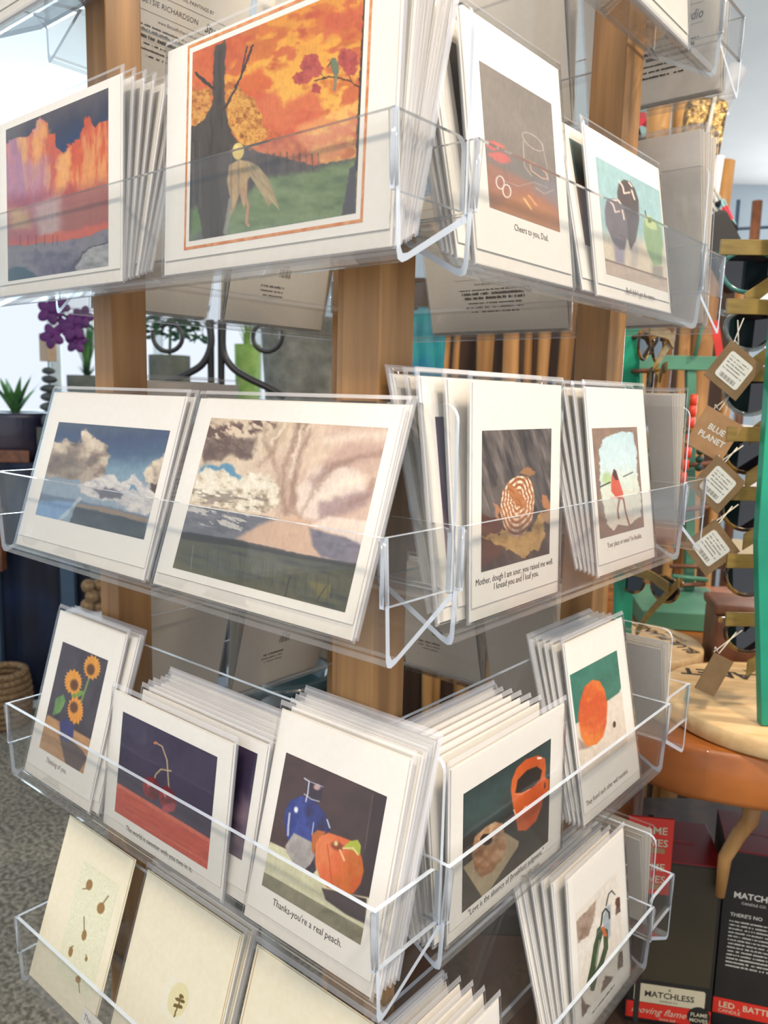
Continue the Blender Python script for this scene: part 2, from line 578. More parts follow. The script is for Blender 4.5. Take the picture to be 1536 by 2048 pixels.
def tray_meshes(Lx):
    h = Lx / 2
    # back panel: clear sheet with rounded upper corners
    bp = MB()
    out = rrect(-h, h, BACKZ, TOPZ, .009, 5, (0, 0, 1, 1))
    bp.prism(out, 'y', DEP, DEP + TH, 0, 1, False)
    # trough: sloping floor with front lip, one bent sheet
    prof = []
    ang = math.atan2(BACKZ - .004, DEP - .006)
    n = 6
    inner = [(DEP + TH, BACKZ + .004), (DEP + .001, BACKZ - .001)]
    fl0 = (.010, .0035)
    outer_pts = [(DEP + TH, BACKZ + .001), (DEP + TH - .001, BACKZ - .0035), (DEP - .003, BACKZ - .0055), (.008, -.0005), (.004, -.002), (.001, -.001), (-.0002, .003), (-.0035, RIMH)]
    inner_pts = [(-.0035 + TH, RIMH), (TH, .005), (.0045, .0022), (.008, .003), (DEP - .004, BACKZ - .002), (DEP, BACKZ + .001)]
    prof = outer_pts + inner_pts
    tr = MB()
    np_ = len(prof)
    tr.prism(prof, 'x', -h, h, 1)
    # recolour: long faces clear except rim edge & bends
    me_t = None
    k0 = 2
    nout = len(outer_pts)
    for i in range(np_):
        fi = k0 + i
        if i == nout - 1:
            tr.mi[fi] = 1
        elif i in (3, 4, 5) or i in (nout + 1, nout + 2):
            tr.mi[fi] = 2
        elif i in (0, 1):
            tr.mi[fi] = 2
        else:
            tr.mi[fi] = 0
    ends = []
    for sgn in (-1, 1):
        e = MB()
        pts = rrect(-.003, DEP - .0005, BACKZ + .002, RIMH, .006, 4, (0, 0, 1, 0))
        a, b = (h - TH, h) if sgn > 0 else (-h, -h + TH)
        e.prism(pts, 'x', a, b, 0, 1)
        # rounded bend where the end meets the lip
        e.tube([(sgn * (h - .0015), -.0012, BACKZ + .004), (sgn * (h - .0015), -.0033, RIMH - .0015)], .0021, 8, 2)
        ends.append(e.mesh('end_panel', [M['acrylic'], M['acrylic_edge'], M['acrylic_bend']]))
    scs = []
    for sx in (-.137, .137):
        scm = MB()
        ring = []
        for k in range(14):
            a = 2 * PI * k / 14
            ring.append((sx + .0042 * math.cos(a), BACKZ + .072 + .0042 * math.sin(a)))
        scm.prism(ring, 'y', DEP - .0025, DEP + .004, 0)
        scs.append(scm.mesh('screw', M['black'], .0006))
    return (bp.mesh('back_panel', [M['acrylic'], M['acrylic_edge']]),
            tr.mesh('trough', [M['acrylic'], M['acrylic_edge'], M['acrylic_bend']]), ends,
            scs)


TM = {.420: tray_meshes(.420), .344: tray_meshes(.344)}
for k in range(0, 5):
    for s, ((ox, oy), rz, Lx) in SIDES.items():
        bpm, trm, ends, scs = TM[Lx]
        t = obj('tray', trm, rack, (ox + .457, oy - .53, LIP[k]), (0, 0, rz))
        obj('back_panel', bpm, t)
        for e in ends:
            obj('end_panel', e, t)
        for e in (scs if s == 'L' else []):
            obj('screw', e, t)


# ---------------------------------------------------------------- printed pictures
def vnoise(x, y, seed):
    rs = np.random.RandomState(seed)
    g = rs.rand(64, 64)
    xi = np.floor(x).astype(int)
    yi = np.floor(y).astype(int)
    fx = x - xi
    fy = y - yi
    fx = fx * fx * (3 - 2 * fx)
    fy = fy * fy * (3 - 2 * fy)
    a = g[yi % 64, xi % 64]
    b = g[yi % 64, (xi + 1) % 64]
    c = g[(yi + 1) % 64, xi % 64]
    d = g[(yi + 1) % 64, (xi + 1) % 64]
    return (a * (1 - fx) + b * fx) * (1 - fy) + (c * (1 - fx) + d * fx) * fy


def fbm(x, y, seed, octv=4):
    t, amp, tot = 0, 1., 0
    for i in range(octv):
        t = t + amp * vnoise(x * 2 ** i + 7.3 * i, y * 2 ** i + 3.1 * i, seed + i)
        tot += amp
        amp *= .55
    return t / tot


def sm(e0, e1, x):
    t = np.clip((x - e0) / (e1 - e0 + 1e-9), 0, 1)
    return t * t * (3 - 2 * t)


class Cv:
    """a picture painted over a grid; X, Y are the tracing coordinates, U, V run 0..1 over the picture"""

    def __init__(s, quad, step=1.7):
        tl, tr, br, bl = [np.array(q, float) for q in quad]
        w = max(np.hypot(*(tr - tl)), np.hypot(*(br - bl)))
        h = max(np.hypot(*(bl - tl)), np.hypot(*(br - tr)))
        s.nx = int(max(40, w / step))
        s.ny = int(max(40, h / step))
        A, Bv = [], []
        for (u, v), (x, y) in zip(((0, 0), (1, 0), (1, 1), (0, 1)), (tl, tr, br, bl)):
            A.append([u, v, 1, 0, 0, 0, -u * x, -v * x])
            Bv.append(x)
            A.append([0, 0, 0, u, v, 1, -u * y, -v * y])
            Bv.append(y)
        hh = np.linalg.solve(np.array(A), np.array(Bv))
        s.U, s.V = np.meshgrid(np.linspace(0, 1, s.nx), np.linspace(0, 1, s.ny))
        d = hh[6] * s.U + hh[7] * s.V + 1
        s.X0 = (hh[0] * s.U + hh[1] * s.V + hh[2]) / d
        s.Y0 = (hh[3] * s.U + hh[4] * s.V + hh[5]) / d
        s.X, s.Y = s.X0, s.Y0
        s.C = np.ones((s.ny, s.nx, 3))
        s.brush, s.dark = True, 1.05

    def warp(s, amt=0, sc=.1, seed=1):
        if amt == 0:
            s.X, s.Y = s.X0, s.Y0
        else:
            s.X = s.X0 + (fbm(s.X0 * sc + 9, s.Y0 * sc, seed) - .5) * 2 * amt
            s.Y = s.Y0 + (fbm(s.X0 * sc, s.Y0 * sc + 9, seed + 50) - .5) * 2 * amt

    def n(s, sx, sy=None, seed=1, o=4, rot=0):
        sy = sy or sx
        c, d = math.cos(R(rot)), math.sin(R(rot))
        x = s.X0 * c + s.Y0 * d
        y = -s.X0 * d + s.Y0 * c
        return fbm(x / sx + 20, y / sy + 20, seed, o)

    def put(s, m, col):
        col = np.array(col, float) / 255 if not isinstance(col, np.ndarray) else col
        m = np.clip(m, 0, 1)[..., None]
        s.C = s.C * (1 - m) + col * m

    def ramp(s, t, cols):
        t = np.clip(t, 0, 1) * (len(cols) - 1)
        i = np.clip(np.floor(t).astype(int), 0, len(cols) - 2)
        f = (t - i)[..., None]
        a = np.array(cols, float) / 255
        return a[i] * (1 - f) + a[i + 1] * f

    def poly(s, pts, soft=1.2):
        x, y = s.X, s.Y
        ins = np.zeros(x.shape, bool)
        d2 = np.full(x.shape, 1e9)
        n = len(pts)
        for i in range(n):
            x0, y0 = pts[i]
            x1, y1 = pts[(i + 1) % n]
            c = ((y0 > y) != (y1 > y))
            with np.errstate(divide='ignore', invalid='ignore'):
                xi = (x1 - x0) * (y - y0) / ((y1 - y0) if y1 != y0 else 1e-9) + x0
            ins ^= c & (x < xi)
            dx, dy = x1 - x0, y1 - y0
            t = np.clip(((x - x0) * dx + (y - y0) * dy) / (dx * dx + dy * dy + 1e-9), 0, 1)
            d2 = np.minimum(d2, (x - x0 - t * dx) ** 2 + (y - y0 - t * dy) ** 2)
        d = np.sqrt(d2) * np.where(ins, 1, -1)
        return sm(-soft, soft, d)

    def line(s, pts, w, soft=.8):
        d2 = np.full(s.X.shape, 1e9)
        for i in range(len(pts) - 1):
            x0, y0 = pts[i]
            x1, y1 = pts[i + 1]
            dx, dy = x1 - x0, y1 - y0
            t = np.clip(((s.X - x0) * dx + (s.Y - y0) * dy) / (dx * dx + dy * dy + 1e-9), 0, 1)
            d2 = np.minimum(d2, (s.X - x0 - t * dx) ** 2 + (s.Y - y0 - t * dy) ** 2)
        return 1 - sm(w / 2 - soft, w / 2 + soft, np.sqrt(d2))

    def ell(s, cx, cy, rx, ry, rot=0, soft=.08):
        c, d = math.cos(R(rot)), math.sin(R(rot))
        x = (s.X - cx) * c + (s.Y - cy) * d
        y = -(s.X - cx) * d + (s.Y - cy) * c
        r = np.sqrt((x / rx) ** 2 + (y / ry) ** 2)
        return 1 - sm(1 - soft, 1 + soft, r)

    def build(s, name, x0, x1, z0, z1, y):
        xs = x0 + s.U * (x1 - x0)
        zs = z1 - s.V * (z1 - z0)
        co = np.stack([xs, np.full(xs.shape, y), zs], -1).reshape(-1, 3)
        idx = np.arange(s.nx * s.ny).reshape(s.ny, s.nx)
        q = np.stack([idx[:-1, :-1], idx[1:, :-1], idx[1:, 1:], idx[:-1, 1:]], -1).reshape(-1, 4)
        me = bpy.data.meshes.new(name)
        me.vertices.add(len(co))
        me.vertices.foreach_set('co', co.ravel().astype(np.float32))
        me.loops.add(q.size)
        me.loops.foreach_set('vertex_index', q.ravel().astype(np.int32))
        me.polygons.add(len(q))
        me.polygons.foreach_set('loop_start', (np.arange(len(q)) * 4).astype(np.int32))
        me.polygons.foreach_set('loop_total', np.full(len(q), 4, np.int32))
        me.update()
        me.validate()
        a = me.color_attributes.new('ink', 'FLOAT_COLOR', 'POINT')
        tex = (fbm(s.U * s.nx / 2.2, s.V * s.ny / 7.0, 77, 3) - .5) * .11 + (fbm(s.U * s.nx / 9, s.V * s.ny / 9, 78, 3) - .5) * .06
        if s.brush:
            s.C = s.C * (1 + tex[..., None])
        s.C[..., 1] += .07 * np.clip(s.C[..., 0] - s.C[..., 1], 0, 1)
        g = s.C.mean(-1, keepdims=True)
        c = np.clip((g + (s.C - g) * .84).reshape(-1, 3), 0, 1) ** s.dark
        c = np.where(c <= .04045, c / 12.92, ((c + .055) / 1.055) ** 2.4)
        a.data.foreach_set('color', np.concatenate([c, np.ones((len(c), 1))], 1).ravel().astype(np.float32))
        me.materials.append(M['print'])
        return me


def circ(cx, cy, r, n=12, rx=1, ry=1):
    return [(cx + r * rx * math.cos(2 * PI * i / n), cy + r * ry * math.sin(2 * PI * i / n)) for i in range(n)]


def paint_dusk():
    c = Cv([(12, 267), (214, 168), (219, 530), (16, 564)])
    n1, n2 = c.n(30, 90, 3), c.n(14, 60, 5)
    c.C = c.ramp(c.V * 2.2 + (n1 - .5) * .5, [(92, 84, 92), (58, 60, 86), (36, 62, 108), (40, 70, 120)])
    c.put(sm(.35, 0, c.U) * .5 * sm(.4, 0, c.V), (120, 118, 116))
    c.warp(9, .06, 4)
    m = c.poly([(8, 300), (20, 286), (40, 282), (62, 268), (70, 246), (80, 240), (90, 252), (92, 272), (106, 266), (110, 300), (122, 306), (132, 288), (142, 286),
                (158, 270), (164, 232), (173, 226), (184, 248), (200, 240), (222, 228), (226, 600), (8, 600)], 2)
    body = c.ramp(c.U * 1.1 + (n2 - .5) * .9, [(176, 120, 150), (205, 128, 140), (214, 110, 100), (206, 78, 66), (226, 84, 44), (214, 70, 44)])
    c.put(m, body)
    c.put(m * sm(.45, .7, c.n(12, 70, 9)) * .7, (238, 168, 92))
    c.put(c.poly([(60, 300), (76, 246), (92, 262), (78, 330), (62, 380)], 6) * .8, (238, 158, 84))
    c.put(c.poly([(112, 310), (138, 292), (140, 350), (124, 400), (106, 390)], 6) * .8, (244, 176, 96))
    c.put(c.poly([(14, 330), (60, 330), (92, 310), (100, 400), (10, 430)], 14) * .6, (176, 124, 160))
    c.put(sm(380, 420, c.Y + c.U * 40) * m * .7, (150, 60, 84))
    c.put(c.poly([(125, 395), (222, 350), (222, 440), (125, 460)], 8) * .8 * c.n(40, 20, 11) * 1.4, (176, 84, 66))
    c.warp(5, .1, 8)
    c.put(c.poly([(14, 420), (55, 420), (66, 470), (30, 480)], 12) * .6, (226, 196, 110))
    c.put(c.poly([(66, 410), (118, 390), (120, 470), (76, 478)], 12) * .65, (206, 196, 186))
    c.put(c.poly([(20, 478), (80, 470), (150, 456), (222, 438), (222, 462), (120, 482), (20, 498)], 5), (222, 74, 48))
    c.put(c.poly([(20, 460), (70, 455), (78, 480), (24, 490)], 8) * .7, (176, 50, 84))
    c.warp(4, .12, 5)
    g = c.poly([(0, 496), (60, 490), (130, 480), (180, 468), (206, 456), (226, 450), (226, 600), (0, 600)], 1.5)
    c.put(g, c.ramp(c.n(30, 30, 21) * 1.5 - .2, [(56, 48, 92), (92, 84, 112), (132, 124, 136), (120, 116, 124)]))
    c.put(c.poly([(146, 545), (158, 520), (178, 492), (224, 478), (224, 560), (140, 560)], 2), c.ramp(c.n(22, 12, 31), [(96, 98, 100), (160, 158, 158), (196, 194, 192)]))
    c.put(c.line([(136, 546), (150, 524), (166, 506), (178, 494), (200, 486), (222, 480)], 3), (52, 50, 58))
    c.put(c.poly([(10, 546), (30, 534), (52, 538), (80, 556), (60, 590), (8, 590)], 3), (24, 74, 96))
    c.warp()
    for x in (40, 55, 71, 88, 104, 113):
        c.put(c.line([(x, 470), (x, 490)], 1.4) * .8, (60, 30, 50))
    return c


def paint_orchard():
    c = Cv([(391, 121), (730, -59), (714, 427), (372, 483)])
    c.C = c.ramp(c.V * 1.3 + (c.n(90, 60, 2) - .5) * .5, [(232, 140, 40), (242, 162, 50), (244, 172, 66), (240, 158, 84)])
    c.warp(14, .035, 3)
    red = sm(.5, .62, c.n(70, 42, 14, rot=-25))
    c.put(red * .8, c.ramp(c.n(20, 20, 15), [(196, 74, 34), (224, 108, 44)]))
    c.put(sm(.56, .7, c.n(46, 30, 24, rot=-25)) * .7, (206, 66, 44))
    c.put(c.poly([(385, 120), (470, 80), (480, 110), (450, 160), (440, 210), (385, 230)], 5), c.ramp(c.n(20, 20, 6), [(196, 62, 34), (222, 92, 44), (236, 130, 60)]))
    c.put(c.poly([(650, 30), (725, -20), (725, 20), (690, 50), (640, 70)], 8) * .8, (214, 78, 50))
    c.put(c.poly([(470, 170), (520, 135), (535, 165), (500, 215), (460, 210)], 6) * .85, (222, 84, 40))
    c.put(c.poly([(480, 200), (545, 180), (560, 210), (620, 160), (640, 215), (610, 260), (560, 290), (520, 270)], 9) * .8, (218, 84, 58))
    c.put(c.poly([(590, 250), (712, 190), (705, 250), (690, 300), (620, 325), (585, 300)], 10) * .55, (248, 178, 104))
    c.put(c.poly([(600, 270), (710, 235), (704, 262), (600, 300)], 7) * .55, (228, 104, 84))
    c.warp(10, .07, 9)
    fol = c.ramp(c.n(15, 15, 16), [(150, 66, 20), (206, 106, 34), (226, 150, 62), (196, 84, 36)])
    c.put(c.poly([(384, 180), (425, 190), (424, 240), (384, 262)], 3), c.ramp(c.n(12, 12, 26), [(176, 54, 40), (214, 110, 52), (222, 150, 74)]))
    c.put(c.poly([(440, 190), (455, 165), (480, 185), (505, 200), (520, 240), (530, 290), (490, 290), (455, 260)], 3), fol)
    c.put(c.poly([(520, 250), (560, 262), (620, 300), (650, 330), (560, 325), (480, 300)], 5), c.ramp(c.n(12, 12, 36), [(170, 60, 36), (214, 96, 50), (226, 140, 84)]))
    gold = c.ramp(c.n(7, 7, 18) * 1.4 - .2, [(120, 62, 20), (196, 116, 40), (232, 170, 74), (206, 92, 30)])
    c.put(c.poly([(446, 200), (470, 176), (500, 196), (512, 225), (524, 262), (516, 290), (480, 286), (452, 255)], 3) * .9, gold)
    c.put(c.poly([(388, 190), (420, 180), (424, 225), (416, 250), (386, 262)], 3) * .8, gold)
    c.warp(5, .1, 2)
    c.put(c.poly([(372, 255), (400, 262), (450, 270), (500, 300), (560, 312), (620, 326), (714, 306), (714, 490), (372, 490)], 3), c.ramp(c.n(9, 34, 41), [(46, 42, 44), (74, 66, 66), (104, 84, 80)]))
    c.put(c.poly([(520, 352), (600, 340), (680, 316), (714, 310), (714, 490), (430, 490), (440, 430), (470, 400)], 9), c.ramp(c.n(40, 16, 46), [(70, 92, 62), (112, 138, 82), (140, 158, 110)]))
    c.put(c.poly([(376, 420), (410, 400), (420, 440), (376, 480)], 7), (104, 138, 76))
    c.put(sm(430, 470, c.Y + (c.X - 540) * .1) * .45, (150, 170, 148))
    c.warp(3, .12, 2)
    tk = c.poly([(430, 104), (451, 92), (447, 160), (446, 210), (452, 250), (470, 290), (448, 330), (440, 480), (400, 485), (378, 330), (378, 268), (405, 245), (423, 215)], 1.5)
    c.put(tk, c.ramp(c.n(6, 50, 51), [(52, 44, 40), (82, 70, 62), (70, 66, 66)]))
    c.put(c.line([(396, 158), (408, 170), (426, 182)], 6), (62, 50, 44))
    c.put(c.line([(444, 222), (462, 190), (480, 150), (502, 94)], 4), (66, 48, 44))
    c.put(c.line([(478, 152), (490, 98)], 2.4), (66, 48, 44))
    c.put(c.poly([(700, 330), (714, 320), (712, 428), (682, 432)], 2), (72, 68, 78))
    c.put(c.line([(732, -60), (727, 60), (722, 160), (716, 330)], 9), (58, 44, 40))
    c.put(c.line([(722, 160), (700, 146), (680, 142), (650, 142), (624, 152)], 3), (84, 50, 40))
    c.put(c.line([(700, 146), (692, 116), (690, 110)], 2), (84, 50, 40))
    c.put(c.line([(640, 140), (632, 128), (622, 122)], 2), (84, 50, 40))
    c.warp(7, .12, 8)
    mg = c.ramp(c.n(9, 9, 61), [(150, 42, 48), (196, 66, 64), (206, 90, 70)])
    c.put(c.ell(617, 122, 22, 24, -30), mg)
    c.put(c.ell(598, 148, 18, 14, -30), mg)
    c.put(c.ell(626, 166, 11, 8), mg)
    c.put(c.ell(694, 102, 22, 22), mg)
    c.put(c.ell(700, 122, 13, 13), mg)
    c.warp()
    c.put(c.poly([(654, 112), (658, 103), (666, 101), (673, 114), (674, 130), (669, 142), (665, 140), (658, 126), (656, 116)], 1), (112, 124, 92))
    c.put(c.line([(668, 138), (665, 166)], 5), (120, 132, 104))
    c.put(c.line([(656, 112), (650, 121)], 2.2), (50, 44, 40))
    c.put(c.poly([(452, 330), (470, 318), (488, 322), (498, 340), (486, 360), (484, 390), (478, 420), (470, 388), (458, 420), (448, 440), (452, 400), (446, 360)], 2), c.ramp(c.n(8, 20, 71), [(150, 112, 72), (196, 156, 104), (206, 170, 120)]))
    for k in range(9):
        f = k / 8
        c.put(c.line([(492 + 18 * f, 326 + 10 * f), (512 + 34 * f, 372 + 44 * f)], 1.6) * .7, (120, 96, 60) if k % 2 else (222, 200, 150))
    for x in range(500, 640, 13):
        c.put(c.line([(x, 300 + (x % 5)), (x + 2, 352 - (x - 500) * .12)], 3.2, 1.2) * .6, (58, 44, 44) if x % 2 else (110, 74, 62))
    for x in (386, 398, 456, 470):
        c.put(c.line([(x, 290), (x - 3, 420)], 3, 1.5) * .5, (112, 100, 92))
    c.put(c.ell(469, 302, 11, 17, 8), (220, 186, 96))
    c.put(c.ell(466, 296, 6, 8, 8, .5) * .6, (240, 216, 140))
    c.put(c.poly([(486, 320), (508, 330), (526, 354), (540, 390), (548, 420), (534, 404), (526, 414), (516, 392), (504, 372), (490, 350)], 2), c.ramp(c.n(4, 22, 81, rot=-35), [(150, 124, 84), (206, 180, 130)]))
    c.put(c.line([(478, 380), (486, 412), (482, 446), (486, 452)], 6), (196, 140, 110))
    c.put(c.line([(452, 400), (446, 440), (440, 466)], 8) * .8, (150, 150, 140))
    return c


def paint_glass():
    c = Cv([(951.5, 114.6), (1095.6, 205.5), (1127, 468), (985.7, 415.4)])
    c.C = c.ramp(c.V + (c.n(40, 60, 2) - .5) * .2, [(128, 118, 112), (136, 126, 118), (128, 116, 110), (120, 106, 102)])
    t = c.Y - (318 + (c.X - 975) * .52)
    c.put(sm(-8, 10, t), c.ramp(c.V * 1.4 - .5 + (c.n(30, 8, 5) - .5) * .3, [(136, 108, 102), (156, 108, 96), (176, 106, 82), (160, 112, 84)]))
    c.put(c.poly([(1010, 400), (1060, 388), (1110, 420), (1127, 470), (1000, 420)], 12) * .7, (196, 118, 66))
    c.put(c.poly([(1085, 350), (1125, 372), (1125, 420), (1070, 380)], 10) * .7, (136, 126, 130))
    c.warp(5, .08, 3)
    c.put(c.ell(990, 288, 20, 8, 10, .3) * .9, (220, 96, 92))
    c.put(c.ell(1000, 312, 24, 9, 20, .3) * .9, (228, 92, 92))
    c.warp()
    w = (206, 186, 170)
    pts = [(1064 + 22 * math.cos(a) * .95 + 3 * math.sin(a), 281 + 15 * math.sin(a) + 12 * math.cos(a)) for a in np.linspace(0, 6.3, 24)]
    c.put(c.line(pts, 1.6) * .7, w)
    c.put(c.line([(1045, 280), (1050, 330), (1066, 352)], 1.6) * .7, w)
    c.put(c.line([(1082, 285), (1094, 330), (1098, 362)], 1.6) * .5, w)
    c.put(c.line([(1052, 318), (1070, 326), (1092, 344), (1098, 358), (1086, 356), (1064, 340), (1060, 322)], 2.2) * .9, (222, 170, 130))
    c.put(c.line([(1010, 360), (1040, 372), (1070, 364), (1098, 376)], 1.5) * .6, w)
    c.put(c.line([(1075, 376), (1092, 388), (1110, 380)], 1.8) * .6, w)
    for cx, cy in ((1004, 364), (1018, 382)):
        pts = [(cx + 8 * math.cos(a), cy + 13 * math.sin(a) + 3 * math.cos(a)) for a in np.linspace(0, 6.3, 20)]
        c.put(c.line(pts, 2.2), (232, 226, 220))
    c.put(c.line([(1053, 398), (1068, 420)], 4), (240, 178, 108))
    c.put(c.line([(1062, 392), (1078, 412)], 4), (232, 150, 90))
    return c


def paint_peppers():
    c = Cv([(1189.6, 311.5), (1317, 381), (1338, 586), (1214.8, 547.6)])
    c.C = c.ramp(c.n(30, 60, 2), [(140, 184, 188), (156, 194, 196), (164, 200, 200)])
    t = c.Y - (478 + (c.X - 1205) * .14)
    c.put(sm(-30, 10, t), (222, 204, 176))
    c.put(c.poly([(1208, 520), (1344, 562), (1344, 600), (1208, 556)], 1), c.ramp(c.n(40, 5, 4), [(186, 160, 142), (206, 182, 162)]))
    c.put(c.poly([(1209, 516), (1342, 560), (1342, 563), (1209, 520)], 1), (140, 108, 92))
    c.put(c.poly([(1226, 470), (1250, 500), (1250, 528), (1232, 526)], 5) * .7, (128, 116, 150))
    c.put(c.poly([(1262, 480), (1278, 480), (1274, 536), (1262, 532)], 5) * .7, (176, 164, 164))
    c.put(c.poly([(1306, 530), (1326, 534), (1326, 562), (1306, 554)], 3) * .7, (140, 130, 116))
    dk = c.ramp(c.n(10, 30, 6), [(84, 68, 68), (104, 86, 84)])
    c.put(c.poly([(1233, 385), (1236, 366), (1246, 358), (1258, 362), (1268, 376), (1276, 400), (1278, 440), (1272, 480), (1262, 500), (1250, 460), (1238, 420)], 1.5), dk)
    c.put(c.poly([(1209, 420), (1212, 402), (1222, 396), (1234, 398), (1246, 412), (1254, 440), (1256, 470), (1250, 500), (1240, 500), (1226, 482), (1212, 450)], 1.5), c.ramp(c.n(10, 30, 7), [(110, 96, 104), (128, 112, 118)]))
    for pts in ([(1237, 362), (1244, 372), (1247, 386), (1258, 384)], [(1256, 364), (1262, 372)], [(1262, 380), (1268, 398)],
                [(1216, 398), (1226, 410), (1230, 424), (1238, 422)], [(1222, 400), (1236, 400), (1243, 412)], [(1244, 420), (1248, 438)]):
        c.put(c.line(pts, 3.2), (232, 206, 190))
    c.put(c.poly([(1286, 450), (1288, 436), (1298, 432), (1310, 440), (1322, 456), (1326, 490), (1324, 530), (1308, 532), (1296, 504), (1288, 476)], 1.5), c.ramp(c.n(12, 20, 8), [(140, 172, 112), (158, 188, 130)]))
    c.put(c.poly([(1288, 434), (1298, 430), (1312, 448), (1314, 460), (1302, 458), (1292, 452)], 1.5), (198, 214, 140))
    c.put(c.ell(1299, 440, 4, 6), (110, 130, 60))
    c.put(c.line([(1292, 434), (1289, 421)], 1.8), (60, 60, 40))
    return c


def paint_puffs():
    c = Cv([(122.5, 845), (343.6, 860.5), (284.6, 1079), (66, 1027.5)])
    c.C = c.ramp(c.V * 1.6 + (c.n(50, 30, 2) - .5) * .25 + .15 * c.U, [(92, 104, 118), (72, 88, 122), (80, 104, 132), (120, 152, 170), (140, 160, 176)])
    c.warp(8, .09, 3)
    cl = c.ramp(c.n(26, 20, 6) * 1.5 - .25, [(112, 98, 92), (160, 140, 124), (206, 186, 162), (226, 208, 184)])
    big = c.poly([(104, 882), (118, 884), (140, 880), (160, 888), (168, 870), (172, 858), (184, 868), (204, 880), (219, 894), (216, 925), (212, 948), (195, 960), (170, 958), (150, 960), (90, 950)], 2.5)
    c.put(big, cl)
    c.put(c.poly([(100, 910), (150, 905), (170, 930), (160, 958), (90, 950)], 9) * .6, (118, 106, 100))
    c.put(c.poly([(172, 866), (200, 880), (214, 895), (196, 902), (178, 890)], 4) * .7, (226, 206, 180))
    c.put(c.poly([(180, 905), (200, 915), (186, 935), (172, 930)], 5) * .7, (120, 104, 98))
    c.put(c.poly([(155, 952), (175, 940), (188, 942), (184, 958), (160, 966)], 3), (176, 158, 142))
    c.put(c.poly([(288, 952), (296, 930), (308, 922), (330, 908), (345, 900), (330, 950), (322, 985), (300, 980)], 2.5), c.ramp(c.n(12, 12, 16), [(150, 130, 118), (216, 196, 170), (236, 216, 188)]))
    c.put(c.poly([(298, 965), (318, 962), (314, 984), (298, 980)], 3), (96, 74, 72))
    c.put(c.poly([(172, 962), (200, 952), (232, 950), (240, 965), (258, 958), (262, 946), (270, 944), (280, 958), (300, 975), (316, 990), (304, 1020), (288, 1030), (262, 1022), (232, 1004), (190, 996), (158, 985), (156, 968)], 2.5), c.ramp(c.n(14, 8, 26, rot=15), [(150, 146, 156), (206, 200, 196), (236, 226, 210)]))
    c.put(c.poly([(182, 975), (228, 976), (246, 984), (238, 998), (200, 994)], 3) * .9, (96, 92, 106))
    c.put(c.poly([(262, 966), (276, 976), (272, 980), (258, 976)], 2), (110, 150, 176))
    c.warp(3, .1, 3)
    c.put(c.poly([(60, 1010), (80, 985), (150, 998), (296, 1032), (290, 1045), (150, 1010), (74, 1000)], 3) * .8, (84, 104, 130))
    c.put(c.poly([(66, 1002), (110, 1000), (150, 1002), (130, 1030), (110, 1045), (50, 1036)], 5), (120, 160, 204))
    c.put(c.poly([(152, 1006), (200, 1012), (296, 1036), (290, 1046), (200, 1022), (148, 1012)], 2), (150, 124, 104))
    c.put(c.poly([(148, 1012), (200, 1022), (292, 1046), (284, 1082), (200, 1066), (132, 1046)], 1.5), c.ramp(c.n(16, 14, 46), [(46, 56, 66), (66, 76, 84), (86, 94, 96)]))
    c.put(c.line([(158, 995), (135, 1018), (112, 1040)], 7) * .7, (196, 206, 206))
    return c


